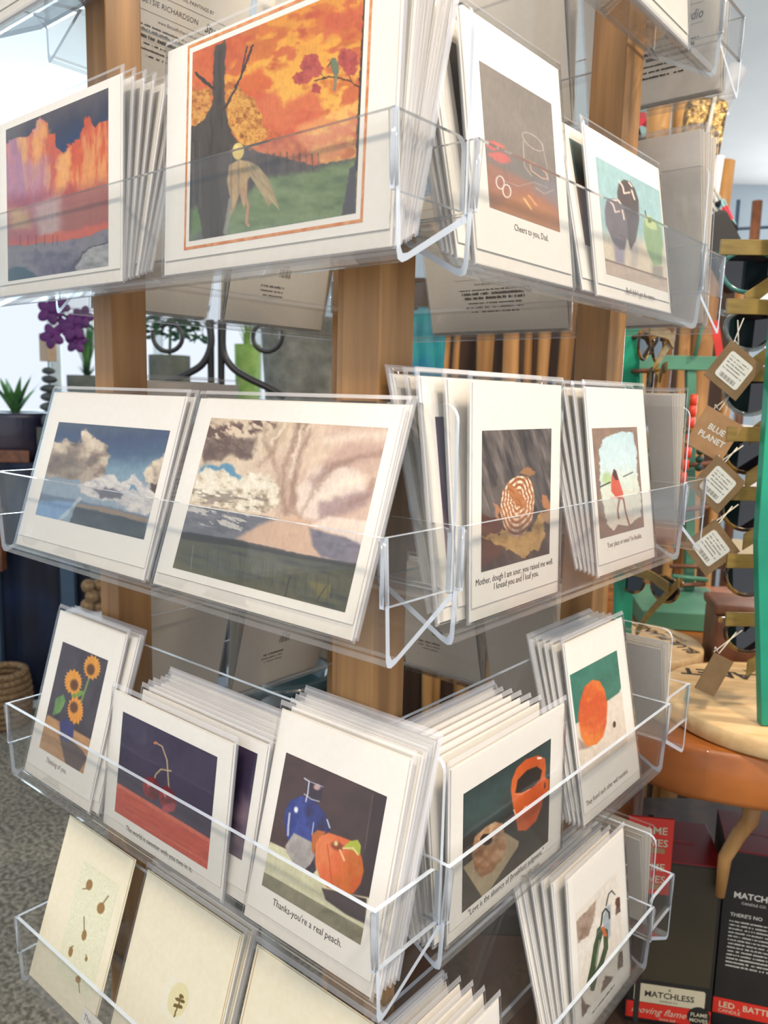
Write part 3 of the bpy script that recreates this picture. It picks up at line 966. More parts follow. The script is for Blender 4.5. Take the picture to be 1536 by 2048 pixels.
def paint_storm():
    c = Cv([(431, 835.4), (782, 857), (684, 1225), (337.5, 1132)])
    c.C = c.ramp(c.U * .8 + c.V * .2 + (c.n(90, 40, 2, rot=-35) - .5) * .6, [(206, 178, 150), (226, 200, 172), (222, 190, 166), (206, 168, 150), (212, 180, 160)])
    c.warp(12, .045, 3)
    c.put(c.poly([(420, 850), (560, 840), (560, 850), (520, 870), (510, 910), (470, 905), (410, 920)], 7) * sm(.36, .5, c.n(26, 16, 5, rot=40)), (112, 82, 74))
    c.put(c.poly([(408, 880), (470, 870), (520, 880), (508, 915), (470, 910), (410, 925)], 6) * .8, (112, 88, 82))
    c.put(c.poly([(600, 838), (625, 838), (618, 862), (600, 860)], 4) * .6, (130, 100, 80))
    c.put(c.poly([(560, 840), (590, 850), (560, 890), (550, 930), (530, 900)], 6) * .5, (190, 160, 130))
    c.put(c.poly([(700, 880), (780, 890), (760, 930), (700, 920), (640, 950)], 14) * .5, (184, 146, 136))
    c.put(c.poly([(600, 975), (640, 935), (720, 930), (735, 985), (700, 1000), (640, 1040), (590, 1035)], 9) * .9, (226, 204, 190))
    c.put(c.poly([(640, 1000), (700, 985), (745, 975), (735, 1010), (690, 1030), (640, 1040)], 9) * .75, (158, 126, 128))
    c.put(c.poly([(620, 960), (660, 925), (720, 915), (700, 930), (660, 940), (630, 975)], 5) * .55, (156, 118, 112))
    c.put(c.poly([(565, 960), (590, 900), (605, 850), (625, 870), (600, 930), (590, 1000), (570, 1030), (555, 1030)], 8) * .35, (170, 132, 116))
    c.put(c.poly([(575, 1030), (585, 960), (600, 930), (590, 980), (600, 1040)], 5) * .5, (150, 110, 98))
    c.put(c.poly([(400, 928), (430, 926), (448, 932), (452, 922), (470, 942), (500, 948), (520, 952), (470, 962), (400, 946)], 3), (96, 150, 182))
    c.warp(6, .1, 9)
    for pts, w_, k_ in (([(600, 845), (592, 890), (572, 930), (566, 985), (572, 1030)], 9, .55), ([(628, 860), (606, 905), (592, 960), (588, 1010)], 7, .45), ([(560, 880), (548, 910), (560, 945), (552, 990)], 8, .4),
                        ([(640, 960), (672, 930), (720, 915), (770, 905)], 10, .45), ([(600, 1030), (625, 985), (660, 952)], 7, .4), ([(540, 850), (530, 880), (548, 905), (520, 930)], 7, .4),
                        ([(700, 1005), (735, 990), (750, 960)], 9, .45)):
        c.put(c.line(pts, w_, w_ * .6) * k_, (150, 112, 96))
    for pts, w_ in (([(612, 850), (598, 900), (584, 950)], 6), ([(650, 990), (690, 965), (730, 955)], 16), ([(660, 880), (720, 870), (775, 870)], 18), ([(575, 850), (560, 870), (548, 885)], 6)):
        c.put(c.line(pts, w_, w_ * .6) * .6, (240, 222, 200))
    cl = c.ramp(c.n(13, 11, 6) * 1.6 - .25, [(166, 142, 118), (230, 214, 188), (246, 234, 214)])
    c.put(c.poly([(398, 945), (418, 932), (435, 940), (448, 934), (462, 950), (480, 955), (505, 944), (540, 950), (560, 975), (560, 1010), (520, 1025), (440, 1010), (380, 1000)], 3), cl)
    c.put(sm(.52, .58, c.n(34, 9, 13, rot=12)) * c.poly([(385, 975), (530, 985), (550, 1020), (450, 1015), (380, 1000)], 5) * .6, (120, 102, 92))
    c.warp(2.5, .08, 12)
    hor = lambda x: 1040 + (x - 370) * .285
    c.put(c.poly([(366, 1005), (420, 1012), (460, 1020), (520, 1028), (560, 1036), (520, 1060), (470, 1090), (350, 1070)], 2.5), c.ramp(c.n(24, 9, 15, rot=15), [(84, 84, 96), (112, 112, 122), (140, 138, 142)]))
    c.put(sm(.55, .6, c.n(26, 5, 23, rot=20)) * c.poly([(370, 1008), (500, 1026), (480, 1060), (366, 1040)], 3) * .8, (220, 212, 200))
    c.put(c.poly([(470, 1075), (520, 1045), (560, 1034), (590, 1030), (640, 1050), (650, 1090), (640, 1112), (540, 1095)], 6), (214, 170, 142))
    c.put(c.poly([(618, 1052), (660, 1065), (720, 1075), (722, 1132), (640, 1112), (622, 1090)], 4), c.ramp(c.n(20, 10, 25), [(84, 80, 100), (120, 112, 128), (140, 120, 130)]))
    c.put(c.poly([(620, 1048), (660, 1030), (740, 1040), (725, 1090), (690, 1072)], 4) * .9, (232, 208, 192))
    c.warp(1.6, .2, 12)
    c.put(c.poly([(340, 1060), (400, 1068), (480, 1082), (540, 1096), (600, 1110), (660, 1118), (720, 1132), (700, 1240), (330, 1140)], 1.5),
          c.ramp(c.n(50, 9, 35, rot=15) * 1.3 - .15, [(46, 50, 50), (76, 78, 66), (92, 90, 62), (84, 86, 80)]))
    c.put(c.poly([(340, 1056), (480, 1078), (600, 1106), (720, 1128), (720, 1136), (600, 1116), (480, 1092), (340, 1072)], 1.5) * .8, (48, 44, 44))
    c.put(sm(.5, .7, c.n(5, 40, 45)) * c.poly([(400, 1090), (640, 1140), (620, 1190), (380, 1130)], 8) * .4, (104, 108, 108))
    c.put(c.poly([(610, 1160), (660, 1170), (650, 1196), (630, 1190)], 4) * .7, (132, 116, 50))
    c.put(c.poly([(340, 1110), (420, 1150), (560, 1190), (690, 1226), (690, 1240), (330, 1140)], 6) * .4, (128, 118, 60))
    c.warp()
    for k in range(26):
        x = 400 + k * 11
        y = 1092 + (x - 400) * .24
        c.put(c.line([(x, y), (x - 5, y + 34 + 9 * (k % 3))], 1.6, 1.2) * .45, (40, 44, 42) if k % 2 else (112, 112, 96))
    c.put(c.line([(382, 1088), (374, 1135)], 1.8) * .6, (150, 150, 140))
    c.put(c.line([(575, 1150), (563, 1192)], 2.2), (40, 42, 42))
    c.put(c.line([(648, 1170), (628, 1200)], 2), (40, 42, 42))
    c.put(c.line([(660, 1168), (656, 1196)], 1.5), (40, 42, 42))
    return c


def paint_loaf():
    c = Cv([(964.6, 862.5), (1102, 856), (1100, 1106), (962, 1146)], 1.4)
    c.C = c.ramp(c.n(9, 60, 2, rot=-18) * 1.6 - .3, [(60, 50, 48), (84, 72, 68), (112, 98, 92), (138, 124, 116)])
    c.put(sm(0, 1, c.V * 1.4 - .5) * .6, (62, 46, 46))
    c.warp(7, .1, 3)
    c.put(c.poly([(958, 1025), (1000, 1040), (1015, 1075), (1000, 1110), (958, 1140)], 3), c.ramp(c.n(30, 8, 5), [(84, 44, 38), (112, 62, 50)]))
    c.put(c.poly([(965, 970), (985, 975), (1000, 950), (1010, 980), (1004, 1010), (985, 990)], 4) * .6, (122, 106, 94))
    c.put(c.poly([(985, 1005), (996, 1010), (998, 1038), (990, 1036)], 2), (196, 128, 88))
    c.put(c.poly([(1038, 946), (1055, 934), (1072, 944), (1064, 950)], 2), (176, 116, 70))
    c.put(c.poly([(1082, 985), (1104, 1000), (1104, 1030), (1088, 1010)], 2), (190, 116, 70))
    c.put(c.poly([(960, 1072), (1000, 1066), (1005, 1058), (1060, 1062), (1082, 1020), (1092, 1060), (1080, 1100), (1065, 1100), (1050, 1118), (1030, 1106), (1010, 1095), (975, 1078)], 1.5), c.ramp(c.n(14, 14, 6), [(150, 104, 48), (196, 148, 84), (214, 170, 106)]))
    c.put(c.poly([(1078, 1025), (1102, 1018), (1102, 1050), (1090, 1045)], 2), (176, 134, 92))
    c.warp()
    lo = c.poly([(1000, 1020), (1004, 985), (1018, 960), (1034, 951), (1054, 951), (1066, 966), (1069, 1000), (1064, 1040), (1050, 1066), (1036, 1074), (1020, 1068), (1008, 1052)], 1.5)
    cx, cy = 1036, 1000
    a = np.arctan2(c.Y - cy, c.X - cx)
    r = np.hypot((c.X - cx) / 33., (c.Y - cy) / 62.)
    c.put(lo, c.ramp(c.V * 2 - .7, [(176, 92, 44), (186, 108, 62), (122, 80, 62)]))
    st = sm(-.15, .25, np.sin(r * 34 + np.sin(a * 6) * 1.2)) * sm(.08, .16, r) * (.5 + .5 * sm(-.6, -.2, np.sin(a * 16)))
    c.put(lo * st, c.ramp(c.V * 2 - .7, [(250, 226, 196), (240, 206, 176), (190, 150, 130)]))
    c.put(c.poly([(1014, 966), (1026, 970), (1044, 990), (1054, 1008), (1048, 1016), (1030, 1006), (1018, 986)], 1.2), c.ramp(c.n(5, 14, 9, rot=-40), [(136, 62, 24), (196, 112, 54), (214, 140, 84)]))
    return c


def paint_torn():
    c = Cv([(1185, 854.4), (1277, 855.7), (1285.6, 1057), (1198.7, 1076)], 1.2)
    c.C = c.ramp(c.n(16, 30, 2) + c.V * .3 - .1, [(176, 136, 108), (150, 116, 98), (126, 100, 94)])
    c.warp(3, .15, 3)
    m = c.poly([(1206, 880), (1226, 868), (1250, 864), (1268, 868), (1274, 900), (1276, 960), (1282, 1010), (1280, 1036), (1262, 1048), (1250, 1054), (1236, 1050), (1226, 1062), (1214, 1052), (1206, 1010), (1200, 980), (1200, 900)], 1.2)
    c.put(m, c.ramp(c.V * 1.1 - .1 + (c.n(12, 12, 5) - .5) * .3, [(196, 222, 226), (206, 228, 230), (216, 224, 206), (222, 216, 196), (224, 208, 192)]))
    c.put(c.ell(1214, 958, 9, 12, 0, .5) * .8, (176, 206, 126))
    c.warp()
    c.put(c.line([(1201, 974), (1220, 966)], 2.6), (52, 44, 44))
    c.put(c.line([(1247, 956), (1266, 948)], 2), (72, 62, 56))
    c.put(c.poly([(1224, 952), (1229, 942), (1235, 952), (1240, 968), (1246, 990), (1244, 1002), (1232, 998), (1222, 984), (1222, 966)], 1.2), (222, 82, 60))
    c.put(c.poly([(1225, 950), (1228, 939), (1233, 944), (1237, 962), (1231, 962)], 1), (96, 40, 32))
    c.put(c.line([(1238, 1000), (1234, 1022), (1236, 1038)], 3), (150, 74, 52))
    c.put(c.line([(1246, 1000), (1250, 1028), (1256, 1050)], 3), (150, 66, 44))
    return c


def paint_sunflowers():
    c = Cv([(129.4, 1284), (219.5, 1323), (163, 1545.6), (74.7, 1492.8)], 1.3)
    c.C = c.ramp(c.n(14, 50, 2, rot=15), [(62, 52, 62), (76, 66, 76), (88, 78, 84)])
    c.put(c.poly([(94, 1428), (136, 1452), (184, 1480), (200, 1480), (160, 1560), (60, 1510)], 1.5), c.ramp(c.n(30, 5, 5, rot=30), [(164, 112, 66), (196, 140, 92), (210, 156, 106)]))
    c.put(c.poly([(116, 1468), (140, 1478), (164, 1500), (172, 1516), (150, 1548), (128, 1526)], 2), (96, 70, 70))
    c.put(c.poly([(118, 1444), (132, 1436), (148, 1452), (144, 1476), (134, 1484), (120, 1476)], 1.5), (62, 62, 122))
    c.put(c.line([(150, 1440), (164, 1400), (182, 1352)], 4), (120, 150, 70))
    c.put(c.poly([(104, 1430), (112, 1396), (128, 1388), (132, 1402), (120, 1424)], 1.5), c.ramp(c.n(5, 14, 7), [(74, 120, 60), (136, 176, 96)]))
    c.put(c.ell(156, 1388, 13, 6, -20), (120, 160, 60))
    for cx, cy, rx, ry, cen in ((187, 1336, 19, 27, (184, 1340)), (148, 1364, 20, 28, (150, 1370)), (151, 1420, 18, 31, (148, 1414))):
        a = np.arctan2(c.Y - cy, c.X - cx)
        r = np.hypot((c.X - cx) / rx, (c.Y - cy) / ry)
        m = 1 - sm(.9, 1.0, r + .16 * np.abs(np.sin(a * 9 + cx)))
        c.put(m, c.ramp(.5 + .5 * np.sin(a * 18 + cy) * .6 + (cy - 1340) * .003, [(226, 132, 30), (240, 164, 48), (236, 120, 36)]))
        c.put(c.ell(cen[0], cen[1], 8, 11, 0, .3), (110, 56, 22))
    return c


def paint_cherries():
    c = Cv([(246, 1420.6), (433, 1516), (415.6, 1741.5), (229.7, 1621)], 1.5)
    c.C = c.ramp(c.n(40, 40, 2) + c.V * .3, [(52, 42, 66), (62, 50, 80), (70, 58, 88)])
    e = c.Y - (1562 + (c.X - 233) * .625)
    c.put(sm(-1.5, 1.5, e), c.ramp(c.n(70, 6, 5, rot=31) * 1.3 - .1 + e * .002, [(196, 66, 52), (222, 78, 62), (206, 60, 52), (232, 96, 74)]))
    c.put(sm(-1, 2, e) * (1 - sm(6, 12, e)) * .6, (240, 120, 96))
    c.put(c.line([(312, 1485), (324, 1492), (334, 1520), (338, 1575)], 2.6), (190, 160, 120))
    c.put(c.line([(306, 1568), (312, 1548), (322, 1538), (342, 1542)], 2.6), (196, 170, 120))
    c.put(c.ell(311, 1485, 4, 3), (206, 120, 80))
    c.warp(2, .2, 3)
    for cx, cy, rx, ry in ((303, 1576, 17, 24), (336, 1598, 16, 27)):
        c.put(c.ell(cx, cy, rx, ry, -15), c.ramp((c.X - cx) / rx * .4 + .5 + (c.n(8, 12, 7) - .5), [(176, 24, 44), (130, 10, 34), (100, 10, 30)]))
        c.put(c.ell(cx - 6, cy - 9, 3, 6, -15, .5) * .8, (240, 120, 120))
    c.put(c.ell(338, 1616, 16, 9, -20, .3) * .8, (206, 70, 90))
    return c


def paint_peach():
    c = Cv([(575, 1502.6), (776, 1597.8), (718, 1892), (522, 1765.8)], 1.5)
    c.C = c.ramp(c.n(50, 50, 2) + c.U * .3 - .1, [(74, 52, 52), (86, 62, 62), (70, 52, 54)])
    c.put(c.poly([(748, 1590), (778, 1600), (742, 1800), (716, 1790)], 3) * .5, (56, 44, 46))
    c.put(c.line([(748, 1592), (738, 1650), (730, 1700)], 3) * .4, (130, 104, 104))
    c.put(c.poly([(540, 1680), (600, 1710), (700, 1790), (746, 1800), (720, 1900), (510, 1770)], 1.5), c.ramp(c.n(60, 8, 5, rot=33), [(206, 200, 156), (222, 216, 178), (196, 188, 140)]))
    e = c.Y - (1740 + (c.X - 527) * .60)
    c.put(sm(-1.5, 1.5, e), c.ramp(c.n(26, 16, 15) * 1.3 - .1, [(104, 98, 72), (132, 126, 98), (150, 142, 110)]))
    c.put(c.poly([(642, 1776), (660, 1780), (732, 1800), (728, 1850), (690, 1830), (650, 1800)], 2), (72, 52, 54))
    c.put(c.poly([(608, 1736), (626, 1720), (632, 1740), (620, 1752)], 1.5), (64, 52, 66))
    c.put(c.poly([(569, 1640), (571, 1618), (582, 1600), (604, 1590), (632, 1602), (650, 1625), (663, 1660), (640, 1680), (600, 1690), (574, 1675)], 1.5), c.ramp(c.n(20, 20, 6) + (c.X - 570) / 90 - .5, [(44, 58, 138), (62, 76, 160), (50, 56, 124), (56, 44, 66)]))
    c.put(c.poly([(616, 1560), (648, 1572), (644, 1600), (638, 1604), (612, 1594)], 1.2), (64, 50, 66))
    c.put(c.ell(636, 1574, 7, 6, 10, .4), (196, 156, 150))
    for pts, w in (([(611, 1556), (620, 1562), (617, 1585), (613, 1602)], 3), ([(610, 1587), (624, 1598), (640, 1603)], 2), ([(620, 1562), (648, 1574)], 1.5),
                   ([(580, 1625), (577, 1650), (576, 1668)], 4), ([(628, 1645), (624, 1670)], 2), ([(655, 1640), (660, 1656)], 3)):
        c.put(c.line(pts, w) * .85, (206, 208, 226))
    c.put(c.ell(593, 1618, 4, 6, 0, .5), (240, 240, 240))
    c.put(c.poly([(570, 1690), (588, 1664), (606, 1674), (624, 1684), (630, 1710), (620, 1728), (608, 1738), (584, 1722), (574, 1705)], 1.5), c.ramp(c.n(18, 18, 8), [(140, 134, 132), (166, 158, 154), (190, 180, 168)]))
    c.put(c.poly([(623, 1700), (624, 1668), (636, 1660), (652, 1664), (630, 1690), (628, 1710)], 1.5), (196, 96, 40))
    pe = c.poly([(630, 1690), (640, 1672), (658, 1666), (680, 1674), (700, 1682), (716, 1698), (724, 1720), (727, 1745), (720, 1770), (706, 1788), (694, 1792), (676, 1780), (654, 1776), (640, 1758), (630, 1730)], 1.5)
    c.put(pe, c.ramp((c.X - 630) / 110 + (c.n(14, 26, 9) - .5) * .7 + (c.Y - 1730) / 300, [(236, 116, 66), (232, 96, 52), (222, 96, 36), (206, 96, 28), (214, 72, 28)]))
    c.put(c.line([(655, 1690), (660, 1740), (664, 1776)], 3) * .5, (190, 60, 34))
    c.put(c.ell(674, 1693, 13, 8, 20, .4), (150, 62, 30))
    c.put(c.ell(672, 1688, 4, 5, 0, .3), (232, 196, 130))
    c.put(c.poly([(684, 1698), (700, 1684), (716, 1682), (722, 1694), (720, 1712), (708, 1704), (694, 1700)], 1.2), (176, 184, 52))
    c.put(c.line([(686, 1698), (706, 1698), (716, 1712)], 3), (230, 206, 140))
    c.put(c.line([(680, 1702), (688, 1722)], 4), (236, 180, 120))
    return c


def paint_coffee():
    c = Cv([(928, 1582.8), (1102, 1481), (1096, 1686.6), (923, 1822.7)], 1.4)
    c.C = c.ramp(c.V * 1.2 + (c.n(40, 40, 2) - .5) * .4, [(50, 66, 66), (58, 82, 80), (50, 50, 48), (58, 52, 46), (66, 58, 48)])
    e = c.Y - (1700 - (c.X - 924) * .68)
    c.put(sm(-6, 0, e) * (1 - sm(6, 10, e)) * .5, (112, 90, 88))
    c.put(c.poly([(926, 1730), (1010, 1664), (1038, 1684), (1036, 1694), (968, 1796), (962, 1790)], 1.5), c.ramp(c.n(20, 20, 5), [(160, 138, 106), (190, 168, 132)]))
    c.warp(2, .15, 3)
    c.put(c.poly([(943, 1705), (950, 1670), (970, 1652), (990, 1641), (1004, 1646), (1008, 1662), (1014, 1690), (1004, 1718), (985, 1742), (964, 1752), (950, 1738)], 2), c.ramp(c.n(12, 12, 6) + (c.Y - 1690) / 200, [(222, 184, 150), (206, 156, 118), (176, 118, 78), (150, 92, 56)]))
    c.put(c.ell(973, 1676, 12, 11, -30, .15), (62, 30, 28))
    c.warp()
    c.put(c.poly([(1084, 1556), (1098, 1562), (1098, 1590), (1084, 1594), (1084, 1584), (1091, 1578), (1091, 1568), (1084, 1568)], 1.5), (226, 84, 28))
    mg = c.poly([(1022, 1580), (1024, 1560), (1034, 1536), (1052, 1520), (1076, 1513), (1090, 1520), (1092, 1540), (1088, 1580), (1084, 1615), (1072, 1645), (1052, 1663), (1036, 1662), (1032, 1640), (1026, 1610)], 1.5)
    c.put(mg, c.ramp((c.X - 1022) / 70 + (c.n(20, 30, 7) - .5) * .4, [(236, 96, 36), (226, 84, 26), (214, 72, 20), (226, 90, 36)]))
    c.put(c.poly([(1031, 1586), (1036, 1560), (1054, 1542), (1074, 1535), (1084, 1544), (1080, 1562), (1066, 1576), (1044, 1586)], 1.5), (46, 34, 24))
    c.put(c.line([(1030, 1588), (1042, 1590), (1060, 1580)], 2) * .8, (246, 150, 110))
    c.put(c.ell(1079, 1519, 5, 2.5), (255, 220, 200))
    c.put(c.line([(1028, 1620), (1034, 1636), (1052, 1614)], 3) * .9, (250, 190, 170))
    return c


def paint_orange():
    c = Cv([(1143, 1349), (1228.5, 1302.7), (1261, 1490), (1160, 1551)], 1.3)
    c.C = c.ramp(c.n(20, 30, 2), [(214, 196, 178), (226, 210, 192), (232, 218, 202)])
    c.put(c.poly([(1130, 1340), (1240, 1290), (1240, 1370), (1236, 1380), (1150, 1436), (1150, 1440)], 1.5), c.ramp(c.n(16, 12, 5), [(34, 110, 92), (46, 128, 108), (60, 140, 118)]))
    c.put(c.poly([(1155, 1465), (1180, 1485), (1170, 1488), (1156, 1488)], 4) * .6, (130, 96, 90))
    c.put(c.poly([(1155, 1425), (1159, 1395), (1168, 1368), (1182, 1356), (1196, 1358), (1206, 1374), (1212, 1400), (1211, 1440), (1204, 1468), (1190, 1482), (1170, 1484), (1160, 1462)], 1.5),
          c.ramp((c.Y - 1360) / 130 + (c.n(12, 12, 6) - .5) * .6, [(238, 110, 40), (226, 74, 26), (228, 80, 30), (238, 112, 40), (242, 124, 44)]))
    c.put(c.ell(1228, 1444, 3.5, 7), (78, 58, 52))
    return c


def paint_chillies():
    c = Cv([(1151, 1822), (1237, 1745), (1247, 1932), (1164, 2036)], 1.3)
    c.C = c.ramp(c.n(20, 20, 2), [(234, 222, 206), (240, 230, 216)])
    c.warp(3, .12, 3)
    br = c.ramp(c.n(12, 16, 5), [(130, 98, 84), (176, 146, 128), (196, 170, 152)])
    c.put(c.poly([(1151, 1840), (1194, 1798), (1190, 1830), (1178, 1868), (1155, 1884)], 2), br)
    c.put(c.poly([(1232, 1802), (1242, 1796), (1242, 1825), (1232, 1834)], 1.5), (110, 66, 50))
    c.put(c.poly([(1164, 1990), (1172, 2006), (1182, 2010), (1164, 2036)], 1.5), (112, 84, 70))
    c.put(c.poly([(1206, 1960), (1214, 1950), (1228, 1952), (1220, 1966), (1204, 1985)], 1.5), (120, 88, 72))
    c.put(c.poly([(1238, 1905), (1247, 1900), (1247, 1932), (1236, 1940)], 1.5), (112, 84, 70))
    c.warp()
    c.put(c.poly([(1206, 1840), (1214, 1815), (1222, 1810), (1222, 1870), (1212, 1890)], 3), (166, 178, 184))
    c.put(c.line([(1213, 1812), (1218, 1790), (1224, 1784), (1230, 1792)], 2.6), (84, 92, 88))
    c.put(c.line([(1203, 1850), (1206, 1826), (1212, 1818), (1219, 1826), (1220, 1838)], 3), (52, 56, 44))
    c.put(c.line([(1194, 1874), (1196, 1858), (1202, 1852)], 2.4), (56, 60, 40))
    for pts, w in (([(1203, 1860), (1194, 1890), (1188, 1930), (1180, 1965)], 12), ([(1212, 1862), (1213, 1895), (1204, 1925), (1192, 1950), (1186, 1976)], 9)):
        c.put(c.line(pts, w), c.ramp(c.n(6, 24, 8, rot=-20), [(44, 66, 36), (84, 108, 60)]))
    c.put(c.line([(1200, 1880), (1192, 1930)], 2) * .7, (190, 204, 170))
    c.put(c.line([(1207, 1856), (1212, 1870)], 7), (216, 96, 50))
    return c


def paint_plain(kind):
    q = {'mauve': [(830, 2110), (1026, 1961), (1003, 2180), (830, 2330)]}.get(kind, [(0, 0), (150, 0), (150, 170), (0, 170)])
    c = Cv(q, 2.2)
    if kind == 'mauve':
        c.C = c.ramp(c.n(30, 30, 2), [(140, 104, 112), (166, 130, 136)])
        c.put(c.poly([(995, 1930), (1040, 1930), (1040, 2200), (993, 2200)], 2), (84, 84, 60))
    elif kind == 'dark':
        c.C = c.ramp(c.n(30, 50, 2), [(58, 48, 54), (74, 62, 68)])
    elif kind == 'purple':
        c.C = c.ramp(c.n(30, 50, 2) + c.V * .6 - .2, [(56, 42, 72), (66, 48, 80), (150, 120, 130)])
    elif kind == 'teal':
        c.C = c.ramp(c.V * 1.3 + (c.n(30, 30, 2) - .5) * .3, [(96, 126, 122), (60, 92, 90), (150, 92, 66), (120, 76, 60)])
    elif kind == 'charcoal':
        c.C = c.ramp(c.n(30, 50, 2), [(40, 38, 40), (56, 52, 54)])
    return c


def paint_seeds():
    c = Cv([(168, 1725), (231, 1760), (190, 2000), (105, 1950)], 1.3)
    c.brush, c.dark = False, 1.0
    n = c.n(18, 18, 3)
    st = .5 + .5 * np.sin(n * 60)
    c.C = c.ramp(st * .6 + .2, [(226, 222, 176), (240, 234, 196), (246, 242, 210)])
    for cx, cy, rx, ry, stalk in ((180, 1764, 6, 9, [(176, 1770), (168, 1772)]), (203, 1800, 7, 10, [(206, 1792), (215, 1778)]), (173, 1855, 5, 11, [(173, 1846), (172, 1820)]),
                                  (144, 1896, 5, 12, [(145, 1886), (150, 1882)]), (179, 1902, 3, 6, [(179, 1896), (178, 1893)]), (162, 1954, 6, 9, [(164, 1962), (166, 1985)])):
        c.put(c.line(stalk, 1.8), (110, 84, 40))
        c.put(c.ell(cx, cy, rx, ry, 10), (168, 118, 62))
    return c


def paint_leaf():
    c = Cv([(330, 1945), (382, 1970), (372, 2060), (322, 2030)], 1.0)
    c.brush, c.dark = False, 1.0
    c.C[:] = np.array((247, 236, 208)) / 255
    c.put(c.ell(356, 1998, 20, 38, 8), (240, 224, 168))
    c.warp(2, .25, 3)
    lf = c.line([(360, 1986), (357, 2010), (351, 2036)], 3)
    for cx, cy, rx, ry in ((361, 1990, 5, 5), (354, 1998, 5, 4), (364, 2000, 5, 4), (352, 2012, 5, 4), (361, 2012, 5, 4)):
        lf = np.maximum(lf, c.ell(cx, cy, rx, ry))
    c.put(lf, (122, 92, 30))
    return c

# ---------------------------------------------------------------- greeting cards
YC, YP = -.0016, -.0017
_cache = {}


def sleeve_mesh(w, h, seed):
    key = ('sl', round(w, 3), round(h, 3), seed)
    if key in _cache:
        return _cache[key]
    rnd = random.Random(seed)
    ph = [rnd.uniform(0, 6) for _ in range(6)]
    mb = MB()
    nx, nz = 12, 12
    x0, x1, z0, z1 = -w / 2, w / 2, .0005, h + .003
    vs, fs, mi = [], [], []
    xs = [x0, x0 + .0016] + [x0 + .0016 + (w - .0032) * i / nx for i in range(1, nx)] + [x1 - .0016, x1]
    zs = [z0, z0 + .0012] + [z0 + .0012 + (z1 - z0 - .004) * i / nz for i in range(1, nz)] + [z1 - .0028, z1]
    for j, z in enumerate(zs):
        for i, x in enumerate(xs):
            e = min(1, min(i, len(xs) - 1 - i) / 2) * min(1, min(j, len(zs) - 1 - j) / 2)
            wv = .00035 * (math.sin(40 * x + 22 * z + ph[0]) + math.sin(63 * x - 51 * z + ph[1]) + .6 * math.sin(110 * z + ph[2]))
            y = -.0009 if e == 0 else -.0024 - abs(wv) * e
            vs.append((x, y, z))
    n = len(xs)
    for j in range(len(zs) - 1):
        for i in range(n - 1):
            fs.append((j * n + i, j * n + i + 1, (j + 1) * n + i + 1, (j + 1) * n + i))
            mi.append(1 if (i in (0, n - 2) or j in (0, len(zs) - 2)) else 0)
    b = len(vs)
    vs += [(x0, 0, z0), (x1, 0, z0), (x1, 0, z1), (x0, 0, z1)]
    for f, m_ in zip(fs, mi):
        mb.add([vs[k] for k in f], [(0, 1, 2, 3)], m_, m_ == 0)
    mb.add(vs[b:], [(3, 2, 1, 0)], 0)
    nz_ = (len(zs) - 1) * n
    c0, c1, c2, c3 = vs[0], vs[n - 1], vs[nz_ + n - 1], vs[nz_]
    mb.add([c0, c3, vs[b + 3], vs[b]], [(0, 1, 2, 3)], 1)
    mb.add([c1, c2, vs[b + 2], vs[b + 1]], [(0, 1, 2, 3)], 1)
    mb.add([c0, c1, vs[b + 1], vs[b]], [(0, 1, 2, 3)], 1)
    me = mb.mesh('sleeve', [M['sleeve'], M['sleeve_edge']])
    _cache[key] = me
    return me


def card_meshes(w, h, stock='card', lift=.010):
    key = (round(w, 3), round(h, 3), stock, lift)
    if key not in _cache:
        ca = MB()
        ca.box(-w / 2 + .0035, w / 2 - .0035, YC, -.0011, lift, h - .003)
        ca.box(-w / 2 + .0035, w / 2 - .0035, -.0010, -.0008, lift + .0005, h - .003)
        en = MB()
        en.box(-w / 2 + .002, w / 2 - .002, -.0007, -.0003, .0018, h - .0022)
        _cache[key] = (ca.mesh('greeting_card', M[stock], .00015), en.mesh('envelope', M['env'] if stock == 'card' else M[stock], .0001))
    return _cache[key]


def floor_z(d):
    return .0032 if d < .004 else .0032 + (d - .004) * .5


def tray_matrix(side, tier, x, d, tilt, roll=0):
    (ox, oy), rz, Lx = SIDES[side]
    return (Matrix.Translation((ox, oy, LIP[tier])) @ Matrix.Rotation(rz, 4, 'Z') @ Matrix.Translation((x, d, floor_z(d) + .0004)) @
            Matrix.Rotation(-R(tilt), 4, 'X') @ Matrix.Rotation(R(roll), 4, 'Y'))


def lx(side, u):
    return {'L': u + .457, 'R': u - .528, 'F': -(u + .457), 'B': -(u - .528)}[side]


def card(name, side, tier, u0, u1, h, tilt, label, d=.0052, group=None, stock='card', roll=0, seed=1, sleeve=True, lift=.010):
    w = abs(u1 - u0)
    mtx = tray_matrix(side, tier, lx(side, (u0 + u1) / 2), d, tilt, roll)
    t = thing(name, label, 'greeting card', (0, 0, 0), (0, 0, 0), group)
    t.matrix_world = mtx
    ca, en = card_meshes(w, h, stock, lift)
    obj('folded_card', ca, t)
    obj('envelope', en, t)
    if sleeve:
        obj('sleeve', sleeve_mesh(w, h, seed), t)
    t['_w'] = w
    del t['_w']
    return t, mtx, w


def to_card(mtx, px, py):
    inv = mtx.inverted()
    o = inv @ Vector((0, 0, H))
    d = inv.to_3x3() @ ray(px, py)
    t = (YP - o.y) / d.y
    p = o + d * t
    return p.x, p.z


def picture(t, mtx, fn, quad, name='printed_picture', rect=None):
    if rect is None:
        q = [to_card(mtx, *p) for p in quad]
        rect = ((q[0][0] + q[3][0]) / 2, (q[1][0] + q[2][0]) / 2, (q[2][1] + q[3][1]) / 2, (q[0][1] + q[1][1]) / 2)
    cv = fn()
    obj(name, cv.build(name, rect[0], rect[1], rect[2], rect[3], YP), t)
    return rect


